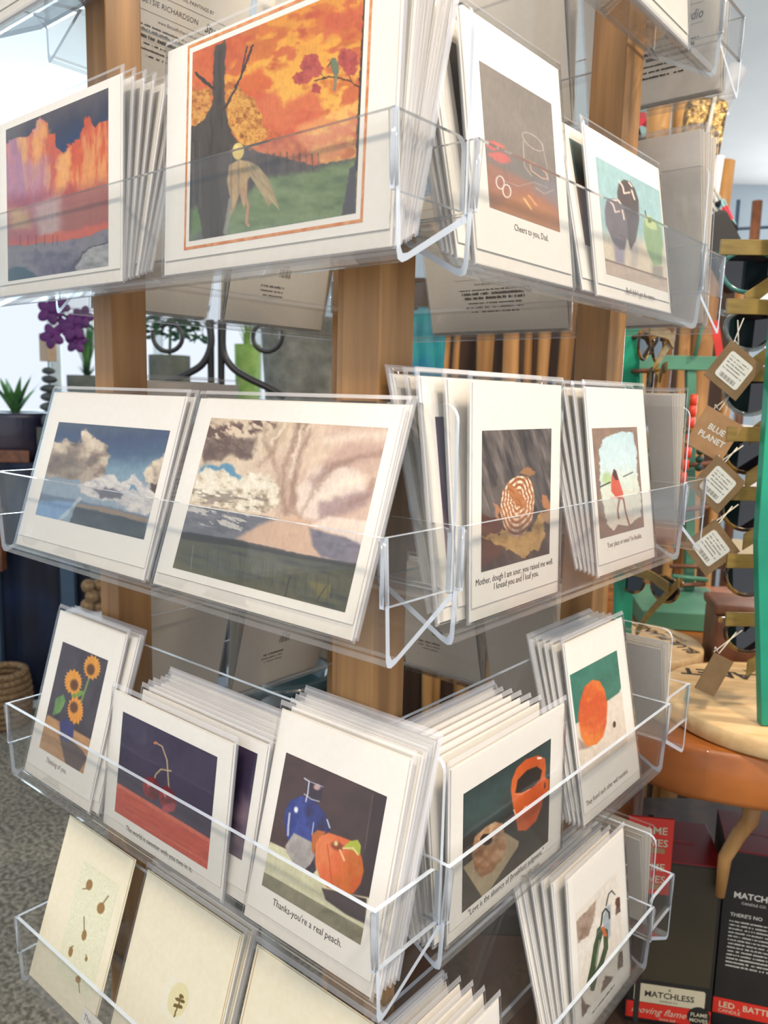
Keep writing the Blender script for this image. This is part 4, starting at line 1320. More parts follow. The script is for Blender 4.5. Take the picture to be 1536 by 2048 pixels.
def caption(t, mtx, lines, ink='ink', back=False, y=None):
    mb = MB()
    for body, p0, p1 in lines:
        a, b = to_card(mtx, *p0), to_card(mtx, *p1)
        tmp = MB()
        text_mesh(tmp, body, 1.0, 0, 0, align='LEFT')
        wd = max(v[0] for v in tmp.v)
        s = (b[0] - a[0]) / wd
        z0 = (a[1] + b[1]) / 2
        mb.add([(a[0] + v[0] * s, YP - .00006, z0 + v[2] * s * 1.12) for v in tmp.v], tmp.f, 0)
    return obj('caption', mb.mesh('caption', M[ink]), t)


def dashes(mb, x0, x1, z, hgt, y, seed, mi=0):
    """a line of print too small to read"""
    rnd = random.Random(seed)
    x = x0
    while x < x1:
        w = rnd.uniform(.0004, .0013)
        if rnd.random() < .82:
            mb.box(x, min(x + w, x1), y, y + .00003, z, z + hgt * rnd.uniform(.7, 1.0), mi)
        x += w + .00025


def rim_rule(t, rect, off, wdt, m):
    x0, x1, z0, z1 = rect
    a, b = off, off - wdt
    mb = MB()
    y = YP - .00003
    mb.box(x0 - a, x1 + a, y, y + .00004, z0 - a, z0 - b)
    mb.box(x0 - a, x1 + a, y, y + .00004, z1 + b, z1 + a)
    mb.box(x0 - a, x0 - b, y, y + .00004, z0 - b, z1 + b)
    mb.box(x1 + b, x1 + a, y, y + .00004, z0 - b, z1 + b)
    obj('border_rule', mb.mesh('border_rule', m), t)


protos = {}


def stack(side, tier, u0, u1, h, n, t0, t1, label, group, d0=.0075, step=.0023, stock='card', shift=0, fan=0.0, seed=1, extra=None):
    """n more cards standing behind a front card, leaning ever further back"""
    rnd = random.Random(seed)
    w = abs(u1 - u0)
    out = []
    for k in range(n):
        key = (round(w, 3), round(h, 3), stock)
        d = d0 + step * k
        tilt = t0 + (t1 - t0) * (k / max(1, n - 1))
        hh = min(h, TOPZ - .002)
        tilt = min(tilt, math.degrees(math.asin(min(.9, (DEP - .0012 - d) / hh))) if hh > 0 else tilt)
        u = (u0 + u1) / 2 + shift + fan * k + rnd.uniform(-.0012, .0012)
        mtx = tray_matrix(side, tier, lx(side, u), d, tilt, rnd.uniform(-.35, .35))
        if key not in protos:
            t = thing('greeting_card', label, 'greeting card', group=group)
            ca, en = card_meshes(w, h, stock)
            kids = [obj('folded_card', ca, t), obj('envelope', en, t), obj('sleeve', sleeve_mesh(w, h, 3), t)]
            protos[key] = (t, kids)
        else:
            p, kids = protos[key]
            t = p.copy()
            C.objects.link(t)
            for ch in kids:
                c2 = ch.copy()
                C.objects.link(c2)
                c2.parent = t
        t['label'] = label
        t['group'] = group
        t.matrix_world = mtx
        out.append((t, mtx))
    return out


# ---- top tier, left face
t, m, w = card('greeting_card', 'L', 1, -.664, -.483, .134, 1.6, 'landscape card of pink and orange cloud towers under a dark blue sky, upper left', seed=2)
picture(t, m, paint_dusk, [(12, 267), (214, 168), (219, 530), (16, 564)])
stack('L', 1, -.664, -.483, .134, 8, 4.5, 19, 'sleeved landscape card standing behind the pink cloud card, only its side edge showing', 'cards behind the pink cloud card', fan=.0008, seed=4)
t, m, w = card('greeting_card', 'L', 1, -.440, -.252, .136, 2.2, 'large landscape card of an orange autumn orchard with winged figure, tree and small green bird', seed=5)
r_ = picture(t, m, paint_orchard, [(391, 121), (730, -59), (714, 427), (372, 483)])
rim_rule(t, r_, .0048, .0017, M['orange_rule'])
stack('L', 1, -.440, -.252, .136, 8, 5, 19, 'sleeved landscape card standing behind the orange orchard card, only its side edge showing', 'cards behind the orange orchard card', fan=-.0002, seed=6)

# ---- top tier, right face
t, m, w = card('greeting_card', 'R', 1, .374, .492, .143, 8.0, 'portrait card with glass tumbler and spectacles on brown, captioned Cheers to you, Dad', d=.009, seed=7)
picture(t, m, paint_glass, [(951.5, 114.6), (1095.6, 205.5), (1127, 468), (985.7, 415.4)])
caption(t, m, [('Cheers to you, Dad.', (1029, 461), (1097, 482))], 'inkbrown')
stack('R', 1, .362, .480, .143, 3, 14, 17, 'sleeved portrait card standing behind the Cheers to you, Dad card', 'cards behind the Cheers card', d0=.0155, fan=-.001, seed=8)
t, m, w = card('greeting_card', 'R', 1, .362, .480, .143, 12.0, 'portrait card with charcoal picture, just behind the Cheers to you, Dad card', d=.0125, seed=7)
picture(t, m, lambda: paint_plain('charcoal'), None, rect=(-.040, .044, .034, .125))
t, m, w = card('greeting_card', 'R', 1, .519, .658, .120, 9.5, 'card of two dark peppers and one green pepper against pale blue', d=.0065, seed=9)
picture(t, m, paint_peppers, [(1189.6, 311.5), (1317, 381), (1338, 586), (1214.8, 547.6)])
caption(t, m, [("Basil didn't get the memo.", (1253, 586), (1311, 601))], 'inkbrown')
t, m, w = card('greeting_card', 'R', 1, .506, .645, .120, 13, 'card with teal and rust picture, half hidden between the Cheers card and the pepper card', d=.011, seed=9)
picture(t, m, lambda: paint_plain('teal'), None, rect=(-.055, .055, .034, .108))
stack('R', 1, .519, .658, .120, 4, 15, 21, 'sleeved card standing behind the pepper card, only its edge showing', 'cards behind the pepper card', d0=.0145, fan=-.002, seed=10)

# ---- second tier, left face
t, m, w = card('greeting_card', 'L', 2, -.655, -.466, .135, 17.0, 'landscape card of cream clouds in a slate blue sky over dark fields', seed=11)
picture(t, m, paint_puffs, [(122.5, 845), (343.6, 860.5), (284.6, 1079), (66, 1027.5)])
stack('L', 2, -.655, -.466, .135, 1, 18.5, 18.5, 'sleeved landscape card right behind the slate blue sky card', 'card behind the slate blue sky card', seed=2)
t, m, w = card('greeting_card', 'L', 2, -.459, -.273, .135, 18.3, 'landscape card of a huge swirling tan storm cloud over green fields, leaning far back', seed=12)
picture(t, m, paint_storm, [(431, 835.4), (782, 857), (684, 1225), (337.5, 1132)])
stack('L', 2, -.459, -.273, .135, 1, 19.4, 19.4, 'sleeved landscape card right behind the storm cloud card', 'card behind the storm cloud card', seed=3, shift=.001)

# ---- second tier, right face
t, m, w = card('greeting_card', 'R', 2, .376, .487, .143, 2.4, 'portrait card of a scored sourdough loaf on brown paper with a two line caption', seed=13)
picture(t, m, paint_loaf, [(964.6, 862.5), (1102, 856), (1100, 1106), (962, 1146)])
caption(t, m, [('Mother, dough I am sour, you raised me well.', (951, 1173), (1105.6, 1127)), ('I knead you and I loaf you.', (987.5, 1178.5), (1077, 1152))])
sk = stack('R', 2, .369, .480, .143, 6, 6, 17.4, 'white sleeved portrait card fanned out behind the sourdough loaf card', 'cards behind the sourdough loaf card', d0=.0085, fan=-.0022, seed=14)
t, m = sk[1]
t['label'] = 'portrait card with dark purple picture peeking out just left of the sourdough loaf card'
del t['group']
m = Matrix.Translation((0, -.014, 0)) @ m
t.matrix_world = m
picture(t, m, lambda: paint_plain('purple'), None, rect=(-.042, .046, .036, .118))
t, m, w = card('greeting_card', 'R', 2, .546, .659, .145, 8.5, 'portrait card of a torn edged picture with a woman in red on a path', seed=15)
picture(t, m, paint_torn, [(1185, 854.4), (1277, 855.7), (1285.6, 1057), (1198.7, 1076)])
caption(t, m, [("Your place or mine? I'm flexible.", (1215, 1093), (1284, 1078))], 'inkbrown')
stack('R', 2, .545, .656, .143, 5, 10.5, 17.3, 'white sleeved portrait card fanned out behind the torn edged picture card', 'cards behind the torn edged picture card', d0=.0085, fan=-.002, seed=16)

# ---- third tier, left face
t, m, w = card('greeting_card', 'L', 3, -.657, -.547, .145, 15.6, 'portrait card of three orange sunflowers in a blue vase, captioned Thinking of you', seed=17)
picture(t, m, paint_sunflowers, [(129.4, 1284), (219.5, 1323), (163, 1545.6), (74.7, 1492.8)])
caption(t, m, [('Thinking of you.', (91, 1524), (132, 1547))], 'inkbrown')
stack('L', 3, -.650, -.540, .143, 2, 17, 17.5, 'sleeved portrait card right behind the sunflower card', 'cards behind the sunflower card', seed=18, shift=.003)
t, m, w = card('greeting_card', 'L', 3, -.530, -.383, .1085, 6.8, 'landscape card of two red cherries on a red cloth against dark purple', seed=19)
picture(t, m, paint_cherries, [(246, 1420.6), (433, 1516), (415.6, 1741.5), (229.7, 1621)])
caption(t, m, [('The world is sweeter with you two in it.', (251.5, 1658.6), (383.5, 1746))])
sk = stack('L', 3, -.512, -.365, .1085, 9, 11, 22.5, 'white sleeved card standing in the thick row behind the cherry card', 'cards behind the cherry card', d0=.010, step=.0022, fan=.0008, seed=20)
t, m = sk[0]
t['label'] = 'card with dark purple picture, first one behind the cherry card'
del t['group']
picture(t, m, lambda: paint_plain('purple'), None, rect=(-.064, .062, .028, .098))
t, m, w = card('greeting_card', 'L', 3, -.365, -.254, .1365, 14.0, 'portrait card of an orange peach beside a blue vase, captioned Thanks-you\'re a real peach', seed=21)
picture(t, m, paint_peach, [(575, 1502.6), (776, 1597.8), (718, 1892), (522, 1765.8)])
caption(t, m, [("Thanks-you're a real peach.", (544.7, 1808), (681.6, 1896))])
stack('L', 3, -.363, -.252, .1365, 6, 15.5, 19.5, 'sleeved portrait card standing behind the peach card, top and side edges showing', 'cards behind the peach card', d0=.008, step=.0024, fan=.0006, seed=22)

# ---- third tier, right face
t, m, w = card('greeting_card', 'R', 3, .366, .514, .1165, 1.8, 'landscape card of an orange coffee mug and jelly doughnut on a napkin', seed=23)
picture(t, m, paint_coffee, [(928, 1582.8), (1102, 1481), (1096, 1686.6), (923, 1822.7)])
caption(t, m, [('"Love is the absence of (breakfast) judgment."', (936, 1829), (1086.6, 1708.5)), ('-The Jelly Lama', (1041, 1762), (1079, 1732))])
stack('R', 3, .358, .498, .1165, 9, 6, 24, 'white sleeved card standing in the thick row behind the coffee mug card', 'cards behind the coffee mug card', d0=.009, step=.0022, fan=-.0016, seed=24)
t, m, w = card('greeting_card', 'R', 3, .550, .664, .148, 11.0, 'portrait card of a single orange fruit and a seed against teal', seed=25)
picture(t, m, paint_orange, [(1143, 1349), (1228.5, 1302.7), (1261, 1490), (1160, 1551)])
caption(t, m, [('They found each other well rounded.', (1173, 1613.5), (1256, 1545))], 'inkbrown')
stack('R', 3, .547, .658, .145, 5, 13, 17.2, 'white sleeved portrait card standing behind the single orange fruit card', 'cards behind the orange fruit card', d0=.0085, fan=-.0022, seed=26)

# ---- fourth tier, left face
t, m, w = card('greeting_card', 'L', 4, -.665, -.553, .148, 18, 'cream handmade card with pressed brown seed pods on embossed pale green paper', stock='cream', seed=27, sleeve=False)
picture(t, m, paint_seeds, [(168, 1725), (231, 1760), (190, 2000), (105, 1950)], name='pressed_seed_strip')
mb = MB()
xa, za = to_card(m, 170, 2012)
mb.box(xa, xa + .034, YP - .0008, YP - .0004, za - .03, za)
obj('care_note', mb.mesh('care_note', M['card']), t)
mb = MB()
text_mesh(mb, 'This card', .0065, xa + .003, za - .0085, YP - .00085, 'LEFT')
obj('note_lettering', mb.mesh('note_lettering', M['ink']), t)
t, m, w = card('greeting_card', 'L', 4, -.538, -.412, .148, 17.5, 'blush cream card with a small gold oak leaf on a pale oval', stock='cream', seed=28)
picture(t, m, paint_leaf, [(330, 1945), (382, 1970), (372, 2060), (322, 2030)], name='oak_leaf_emblem')
mb = MB()
mb.box(w / 2 - .0052, w / 2 - .0046, YP - .00003, YP, .012, .144)
obj('gold_edge', mb.mesh('gold_edge', M['gold']), t)
stack('L', 4, -.538, -.409, .148, 2, 18.5, 19, 'cream card right behind the gold oak leaf card', 'cards behind the oak leaf card', stock='cream', seed=29, d0=.008)
t, m, w = card('greeting_card', 'L', 4, -.402, -.276, .148, 17.5, 'plain blush cream card at the bottom, partly cut off, right of the oak leaf card', stock='cream', seed=30)
mb = MB()
mb.box(-w / 2 + .0046, -w / 2 + .0052, YP - .00003, YP, .012, .144)
obj('gold_edge', mb.mesh('gold_edge', M['gold']), t)

# ---- fourth tier, right face
t, m, w = card('greeting_card', 'R', 4, .360, .452, .114, 5, 'card with mauve and olive picture, cut off by the bottom of the photo', seed=31)
picture(t, m, lambda: paint_plain('mauve'), None, rect=(-.038, .032, .030, .098))
stack('R', 4, .340, .448, .114, 6, 8, 23, 'white sleeved card in the row behind the mauve and olive card', 'cards behind the mauve and olive card', d0=.009, step=.0030, fan=-.0030, seed=32)
t, m, w = card('greeting_card', 'R', 4, .560, .676, .146, 7, 'portrait card of two long green chilli peppers on a torn edged picture', seed=33)
picture(t, m, paint_chillies, [(1151, 1822), (1237, 1745), (1247, 1932), (1164, 2036)])
mb = MB()
a_, b_ = to_card(m, 1185, 2029.5), to_card(m, 1231, 1967.5)
dashes(mb, a_[0], b_[0], (a_[1] + b_[1]) / 2, .0018, YP - .00003, 4)
obj('caption', mb.mesh('caption', M['inkbrown']), t)
stack('R', 4, .552, .666, .143, 5, 9.5, 17.2, 'white sleeved portrait card standing behind the green chilli card', 'cards behind the green chilli card', d0=.0085, fan=-.0045, seed=34)

# ---- topmost tier, only partly in view
stack('L', 0, -.664, -.483, .134, 3, 6, 17, 'sleeved card in the topmost left tray, only its bottom edge in view', 'cards in the topmost left tray', seed=41)
stack('L', 0, -.440, -.252, .134, 3, 6, 17, 'sleeved card in the topmost left tray, only its bottom edge in view', 'cards in the topmost left tray', seed=42)
stack('R', 0, .545, .656, .143, 5, 6, 17, 'white sleeved card in the topmost right tray, cut off above', 'cards in the topmost right tray', seed=43)
stack('R', 0, .380, .498, .143, 3, 6, 17, 'white sleeved card in the topmost right tray, cut off above', 'cards in the topmost right tray', seed=44)


# ---- far faces: their envelope backs are seen through the rack
def back_print(t, w, style, seed=0, cx=0.0):
    mb = MB()
    y = -.00015
    if style == 'studio':
        text_mesh(mb, 'FROM ORIGINAL OIL PAINTINGS BY', .0042, cx, .076, y, 'CENTER', back=True)
        mb.box(cx - .048, cx + .048, y, y + .00003, .0715, .0718)
        text_mesh(mb, 'BETSIE RICHARDSON', .0062, cx + .011, .0625, y, 'CENTER', back=True)
        text_mesh(mb, 'Studio', .0105, cx - .026, .0600, y, 'LEFT', back=True, shear=.35, sx=.8, bold=.02)
        mb.box(cx - .048, cx + .048, y, y + .00003, .0565, .0568)
        text_mesh(mb, 'www.BetsieRichardson.com', .0040, cx, .0505, y, 'CENTER', back=True)
        for i, (wd, hh) in enumerate(((.044, .0016), (.040, .0030), (.038, .0030), (.034, .0015), (.036, .0016), (.030, .0016))):
            dashes(mb, cx - wd, cx + wd, .045 - i * .0046, hh, y, seed * 10 + i)
    else:
        for i in range(16):
            if i % 5 != 3:
                mb.box(cx - .008 + i * .001, cx - .008 + i * .001 + (.0007 if i % 3 else .0004), y, y + .00003, .052, .061)
        dashes(mb, cx - .006, cx + .006, .0625, .0016, y, seed)
        dashes(mb, cx - .002, cx + .030, .040, .0026, y, seed + 1)
        dashes(mb, cx - .002, cx + .030, .0355, .0018, y, seed + 2)
        dashes(mb, cx - .002, cx + .026, .031, .0016, y, seed + 3)
    obj('back_print', mb.mesh('back_print', M['ink' if style == 'studio' else 'inkgrey']), t)


def far_card(side, tier, u0, u1, h, label, style=None, n=2, tilt=17, cx=0.0, seed=1):
    t, m, w = card('greeting_card', side, tier, u0, u1, h, tilt, label, d=.0085, seed=seed)
    if style:
        back_print(t, w, style, seed, cx)
    if n:
        stack(side, tier, u0, u1, h, n, 3, tilt - 4, 'far side sleeved card beyond the ' + ' '.join(label.split(',')[0].split()[:8]), 'cards beyond the ' + label.split(',')[0],
              d0=.0005 + .0035, step=.0015, seed=seed + 60)


far_card('B', 0, .395, .545, .150, 'card back lettered Original Oil Paintings By, seen behind the left post at the top', 'studio', 1, 15, cx=.0, seed=51)
far_card('B', 0, .570, .690, .143, 'blank card back in the topmost far left tray, right of the lettered back', None, 1, 15, seed=52)
far_card('B', 1, .528, .672, .143, 'card back with a small barcode, seen below the orchard card', 'code', 2, 15, cx=.0, seed=53)
far_card('B', 1, .385, .510, .143, 'blank grey card back, seen right of the left post below the top tier', None, 2, 15, seed=54)
far_card('B', 2, .395, .520, .143, 'card back with Studio lettering, seen between the two sky landscape cards', 'studio', 1, 15, seed=55)
far_card('B', 3, .390, .515, .143, 'blank card back in the far tray above the cherry card', None, 2, 15, seed=56)
far_card('B', 3, .535, .670, .143, 'card back with a barcode, seen below the storm cloud card', 'code', 2, 15, cx=.0, seed=57)
far_card('B', 4, .400, .520, .143, 'card back in the lowest far left tray behind the cherry row', None, 1, 15, seed=58)
far_card('F', 0, -.385, -.258, .143, 'card back lettered in small type at the upper right, beside the right post', 'studio', 3, 15, seed=59)
far_card('F', 0, -.560, -.400, .150, 'blank card back in the topmost far right tray, between the middle and right posts', None, 2, 15, seed=60)
far_card('F', 1, -.565, -.390, .150, 'card back lettered Betsie Richardson Studio, seen below the top right tray', 'studio', 2, 15, cx=.0, seed=61)
far_card('F', 1, -.380, -.256, .165, 'tall blank card back standing right of the pepper card, beside the right post', None, 4, 16, seed=62)
far_card('F', 2, -.375, -.266, .143, 'white card back with envelope flap, right of the torn edged picture card', None, 2, 15, seed=63)
far_card('F', 2, -.560, -.400, .143, 'blank card back in the far tray behind the sourdough loaf card', None, 1, 15, seed=64)
far_card('F', 3, -.590, -.475, .143, 'card back with a barcode, seen right of the middle post above the mug row', 'code', 2, 15, seed=65)
far_card('F', 3, -.465, -.375, .143, 'blank grey card back, seen left of the orange fruit card', None, 2, 15, seed=66)
far_card('F', 3, -.365, -.262, .105, 'grey card back with white envelope edge, right of the orange fruit card', None, 2, 15, seed=67)
far_card('F', 4, -.380, -.268, .110, 'card back with yellowed edges, right of the green chilli card', None, 3, 15, seed=68)
far_card('F', 4, -.560, -.440, .143, 'charcoal shaded card back in the lowest far right tray', None, 1, 15, seed=69)

# ---------------------------------------------------------------- right side: table, eyewear stands, cartons
TZ = H - .368                                 # table top height


def qpoly(mb, pts, z0, z1, mi=0):
    n = len(pts)
    vs = [Q(a, b, z0) for a, b in pts] + [Q(a, b, z1) for a, b in pts]
    mb.add(vs, [tuple(range(n))[::-1], tuple(range(n, 2 * n))], mi)
    mb.add(vs, [(i, (i + 1) % n, n + (i + 1) % n, n + i) for i in range(n)], mi, True)
    return mb


t = thing('display_table', 'thick amber wooden table with rounded edge under the turquoise eyewear stands', 'table', Q(.8, 1.2, 0))
inv = -Q(.8, 1.2, 0)
edge = [(.285, .92), (.30, .86), (.335, .825), (.40, .80), (.50, .775), (.62, .76), (.9, .77), (1.5, .9), (1.6, 1.2), (1.55, 1.58), (.9, 1.62), (.25, 1.56), (.20, 1.4), (.25, 1.08)]
o = obj('table_top', qpoly(MB(), edge, TZ - .062, TZ).mesh('table_top', M['table'], .008), t, inv)
o = obj('lower_shelf', qpoly(MB(), [(.28, .90), (1.5, .86), (1.5, 1.55), (.28, 1.55)], .464, .494).mesh('lower_shelf', M['darkwood'], .003), t, inv)
for (a, b) in ((.40, 1.22), (.36, 1.5), (1.42, 1.5), (1.42, 1.0)):
    mb = MB()
    mb.tube([Q(a, b, 0), Q(a, b, .4), Q(a, b, TZ - .06)], [.028, .03, .032], 14)
    obj('leg', mb.mesh('leg', M['table']), t, inv)
mb = MB()
mb.tube([W(1440, 1790, .92), W(1450, 1715, .91), W(1478, 1668, .90), W(1500, 1640, .9), W(1506, 1590, .9)], [.006, .008, .009, .010, .012], 12)
obj('amber_ribbon', mb.mesh('amber_ribbon', M['driftwood']), t, inv)  # amber ribbon curve, added to the table as a bent tube


def round_base(px, py, rad, label, rotz, y_off=0):
    r = ray(px, py)
    z = TZ + .024
    p = Vector((0, 0, H)) + r * ((z - H) / r.z)
    t = thing('round_display_base', label, 'display base', (p.x, p.y, TZ + .0005), (0, 0, rotz), 'round pine bases of the eyewear stands')
    mb = MB()
    mb.lathe([(rad - .003, 0), (rad, .003), (rad, .020), (rad - .003, .023)], 64)
    obj('disc', mb.mesh('disc', M['pine']), t)
    mb = MB()
    text_mesh(mb, 'BLUE PLANET', rad * .25, 0, -rad * .62, .0233, 'CENTER', mtx=Matrix.Identity(4), bold=.03, sx=1.0)
    text_mesh(mb, 'EYEWEAR', .011, 0, -rad * .62 - .016, .0233, 'CENTER', mtx=Matrix.Identity(4))
    obj('burned_lettering', mb.mesh('burned_lettering', M['ink']), t)
    return p


def arc_pts(cx, cz, rx, rz, a0, a1, n=24, y=0):
    return [(cx + rx * math.cos(R(a0 + (a1 - a0) * i / n)), y, cz + rz * math.sin(R(a0 + (a1 - a0) * i / n))) for i in range(n + 1)]


def lens_outline(cx, s=1.0, top=.016, n=26):
    pts = []
    for i in range(n):
        a = 2 * PI * i / n
        x, z = .0265 * math.cos(a), .0235 * math.sin(a)
        if z > 0:
            z *= .72
        pts.append((cx + x * s, 0, z * s))
    return pts


def eyewear(loc, rotz, label, rim='rim', tilt1=0, tilt2=24, tag='label', group=None, scale=1.0, tagoff=(-.048, -.05), tagrot=42):
    """sunglasses hung by the bridge, temples folded behind and facing the viewer (front is local +y)"""
    t = thing('sunglasses', label, 'sunglasses', loc, (0, 0, rotz), group)
    t.scale = (scale,) * 3
    for s in (-1, 1):
        mb = MB()
        mb.tube(lens_outline(s * .034), .0024, 8, closed=True)
        obj('rim', mb.mesh('rim', M[rim]), t)
        mb = MB()
        mb.prism([(p[0], p[2]) for p in lens_outline(s * .034, .0 + 1)], 'y', -.0008, .0008)
        obj('lens', mb.mesh('lens', M['lens']), t)
    mb = MB()
    mb.tube([(-.010, 0, .006), (0, -.002, .010), (.010, 0, .006)], .0024, 8)
    mb.tube([(-.060, 0, .012), (-.068, -.003, .013), (-.070, -.008, .013)], .003, 8)
    mb.tube([(.060, 0, .012), (.068, -.003, .013), (.070, -.008, .013)], .003, 8)
    obj('bridge', mb.mesh('bridge', M[rim]), t)
    for s, tl, yo in ((-1, tilt1, -.018), (1, -tilt2, -.013)):
        mb = MB()
        pts = []
        L_ = .125 if s < 0 else .118
        for i in range(9):
            f = i / 8
            pts.append((f * L_, .0045 - .0065 * max(0, f - .72) * 6))
        up = [(x, z + .0075) for x, z in pts]
        dn = [(x, z - .0075 - (.002 if x > .1 else 0)) for x, z in pts][::-1]
        outl = up + dn
        a = R(tl)
        pl = [(s * .07 - s * (x * math.cos(a) - z * math.sin(a) * 0), z + .013 - x * abs(math.sin(a)) * (1 if tl else 0)) for x, z in outl]
        mb.prism(pl, 'y', yo - .0015, yo + .0015)
        obj('temple', mb.mesh('temple', M['bamboo'], .0006), t)
    if tag == 'none':
        return t
    # swing tag on a loop of string
    tx, tz = tagoff
    mb = MB()
    mb.tube([(-.052, -.02, .006), (tx - .002, -.022, (tz + .006) * .5), (tx, -.022, tz + .030)], .0006, 5)
    mb.tube([(-.058, -.02, .004), (tx + .004, -.0225, (tz + .004) * .5), (tx, -.022, tz + .030)], .0006, 5)
    obj('string', mb.mesh('string', M['string']), t)
    mb = MB()
    rm = Matrix.Translation((tx, -.024, tz)) @ Matrix.Rotation(R(tagrot), 4, 'Y')
    hw = .0215
    mb.box(-hw * (.55 if tag == 'plain' else 1), hw * (.55 if tag == 'plain' else 1), -.0006, .0006, -hw, hw, 0, rm)
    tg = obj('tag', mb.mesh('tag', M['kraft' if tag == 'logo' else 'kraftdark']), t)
    mb = MB()
    if tag == 'label':
        out = rrect(-.0145, .0145, -.0145, .0145, .003, 3)
        q = MB()
        q.prism(out, 'y', -.0012, -.0007)
        mb.add([rm @ Vector(v) for v in q.v], q.f, 0)
        q = MB()
        for i in range(5):
            dashes(q, -.012, .012 - (i % 2) * .004, .0095 - i * .0034, .0013, -.0013, i + 3)
        for i in range(14):
            q.box(-.010 + i * .0014, -.010 + i * .0014 + (.0009 if i % 3 else .0005), -.0013, -.00125, -.0125, -.008)
        mb.add([rm @ Vector(v) for v in q.v], q.f, 1)
        obj('price_label', mb.mesh('price_label', [M['label'], M['inkgrey']]), tg)
    elif tag == 'logo':
        q = MB()
        text_mesh(q, 'BLUE', .0085, 0, .002, -.0008, 'CENTER', bold=.02)
        text_mesh(q, 'PLANET', .0085, 0, -.008, -.0008, 'CENTER', bold=.02)
        rr = rm @ Matrix.Rotation(R(0), 4, 'Y')
        mb.add([rr @ Vector(v) for v in q.v], q.f, 0)
        obj('logo_print', mb.mesh('logo_print', M['label']), tg)
    return t


# near stand, cut by the right border
pb = round_base(1566, 1398, .138, 'large round pine base at the right edge on the amber table, burned lettering', YAW + R(168))
st = thing('eyewear_stand', 'bright turquoise upright post at the right border, hung with sunglasses', 'display stand', (0, 0, 0))
mb = MB()
P0, P1 = W(1544, 1408, .83), W(1560, 590, .85)
PM = W(1533, 1080, .83)
P0 = Vector((P0.x, P0.y, TZ + .0245))
ax = FA
dirv = (P1 - P0)


def slat(mb, A, B, wa, wb_, mi=0):
    vs = []
    for P in (A, B):
        for (i, j) in ((-1, -1), (1, -1), (1, 1), (-1, 1)):
            vs.append(P + FA * (i * wa / 2) + FB * (j * wb_ / 2))
    return mb.add(vs, [(3, 2, 1, 0), (4, 5, 6, 7), (0, 1, 5, 4), (1, 2, 6, 5), (2, 3, 7, 6), (3, 0, 4, 7)], mi)


slat(mb, P0, PM, .024, .012)
slat(mb, PM, P1 + Vector((0, 0, .16)), .024, .012)
obj('upright', mb.mesh('upright', M['teal'], .0012), st)
pegs = []
GY = [538, 655, 785, 902, 1018, 1148, 1262]
rims = ['rimteal', 'rim', 'rim', 'rimdark', 'rimdark', 'rimdark', 'rimdark']
names = ['teal rimmed sunglasses at the top of the turquoise stand',
         'clear rimmed sunglasses, second from top on the turquoise stand',
         'clear rimmed sunglasses with red and blue hinge, third from top on the stand',
         'dark rimmed sunglasses with a tag, middle of the turquoise stand',
         'tortoiseshell rimmed sunglasses, third from the bottom of the turquoise stand',
         'tortoiseshell rimmed sunglasses, second from the bottom of the turquoise stand',
         'brown lens sunglasses hanging lowest on the turquoise stand, above the pine base']
tags = ['none', 'label', 'logo', 'label', 'label', 'none', 'plain']
toff = [(-.05, -.05), (-.060, -.046), (-.078, -.044), (-.078, -.034), (-.078, -.040), (-.05, -.05), (-.080, -.042)]
for i, y in enumerate(GY):
    p = W(1566 - (6 if i > 2 else 0), y, .885)
    mb = MB()
    q = PM + ((P1 - PM) * ((p.z + .012 - PM.z) / (P1.z - PM.z)) if p.z > PM.z else (P0 - PM) * ((p.z + .012 - PM.z) / (P0.z - PM.z)))
    mb.tube([q, Vector((p.x, p.y, p.z + .014))], .003, 8)
    obj('peg', mb.mesh('peg', M['brown']), st)
    eyewear(p, YAW + R((-4, 3, 0, 5, -2, 4, 2)[i]), names[i], rims[i], tilt1=0, tilt2=(20, 24, 26, 18, 20, 34, 22)[i], tag=tags[i],
            group='sunglasses on the turquoise stand', tagoff=toff[i], tagrot=(42, 36, 28, 40, 50, 40, 25)[i], scale=1.05)

# middle stand
pb2 = round_base(1262, 1278, .100, 'smaller round pine base behind the rack tray, burned lettering, on the amber table', YAW + R(105))
st2 = thing('eyewear_stand', 'turquoise upright post behind the right side of the card rack, hung with folded sunglasses', 'display stand', (0, 0, 0))
mb = MB()
A, B = W(1247, 1236, 1.10), W(1262, 600, 1.10)
A = Vector((A.x, A.y, TZ + .0245))
slat(mb, A, B, .024, .014)
obj('upright', mb.mesh('upright', M['teal'], .0012), st2)
for (x, y, lb, rz, ti) in ((1302, 690, 'sunglasses with pale bamboo arms folded, upper ones behind the card rack', 55, 30),
                           (1300, 760, 'sunglasses with curled bamboo arms just above the white cards at right', 75, 40),
                           (1296, 1165, 'black rimmed sunglasses hanging just above the smaller pine base', -60, 50)):
    p = W(x, y, 1.06)
    mb = MB()
    q = A + (B - A) * ((p.z + .012 - A.z) / (B.z - A.z))
    mb.tube([q, Vector((p.x, p.y, p.z + .012))], .003, 8)
    obj('peg', mb.mesh('peg', M['brown']), st2)
    eyewear(p, YAW + R(rz), lb, 'rimdark', tilt1=0, tilt2=ti, tag='none', group='sunglasses on the middle stand', scale=.85)

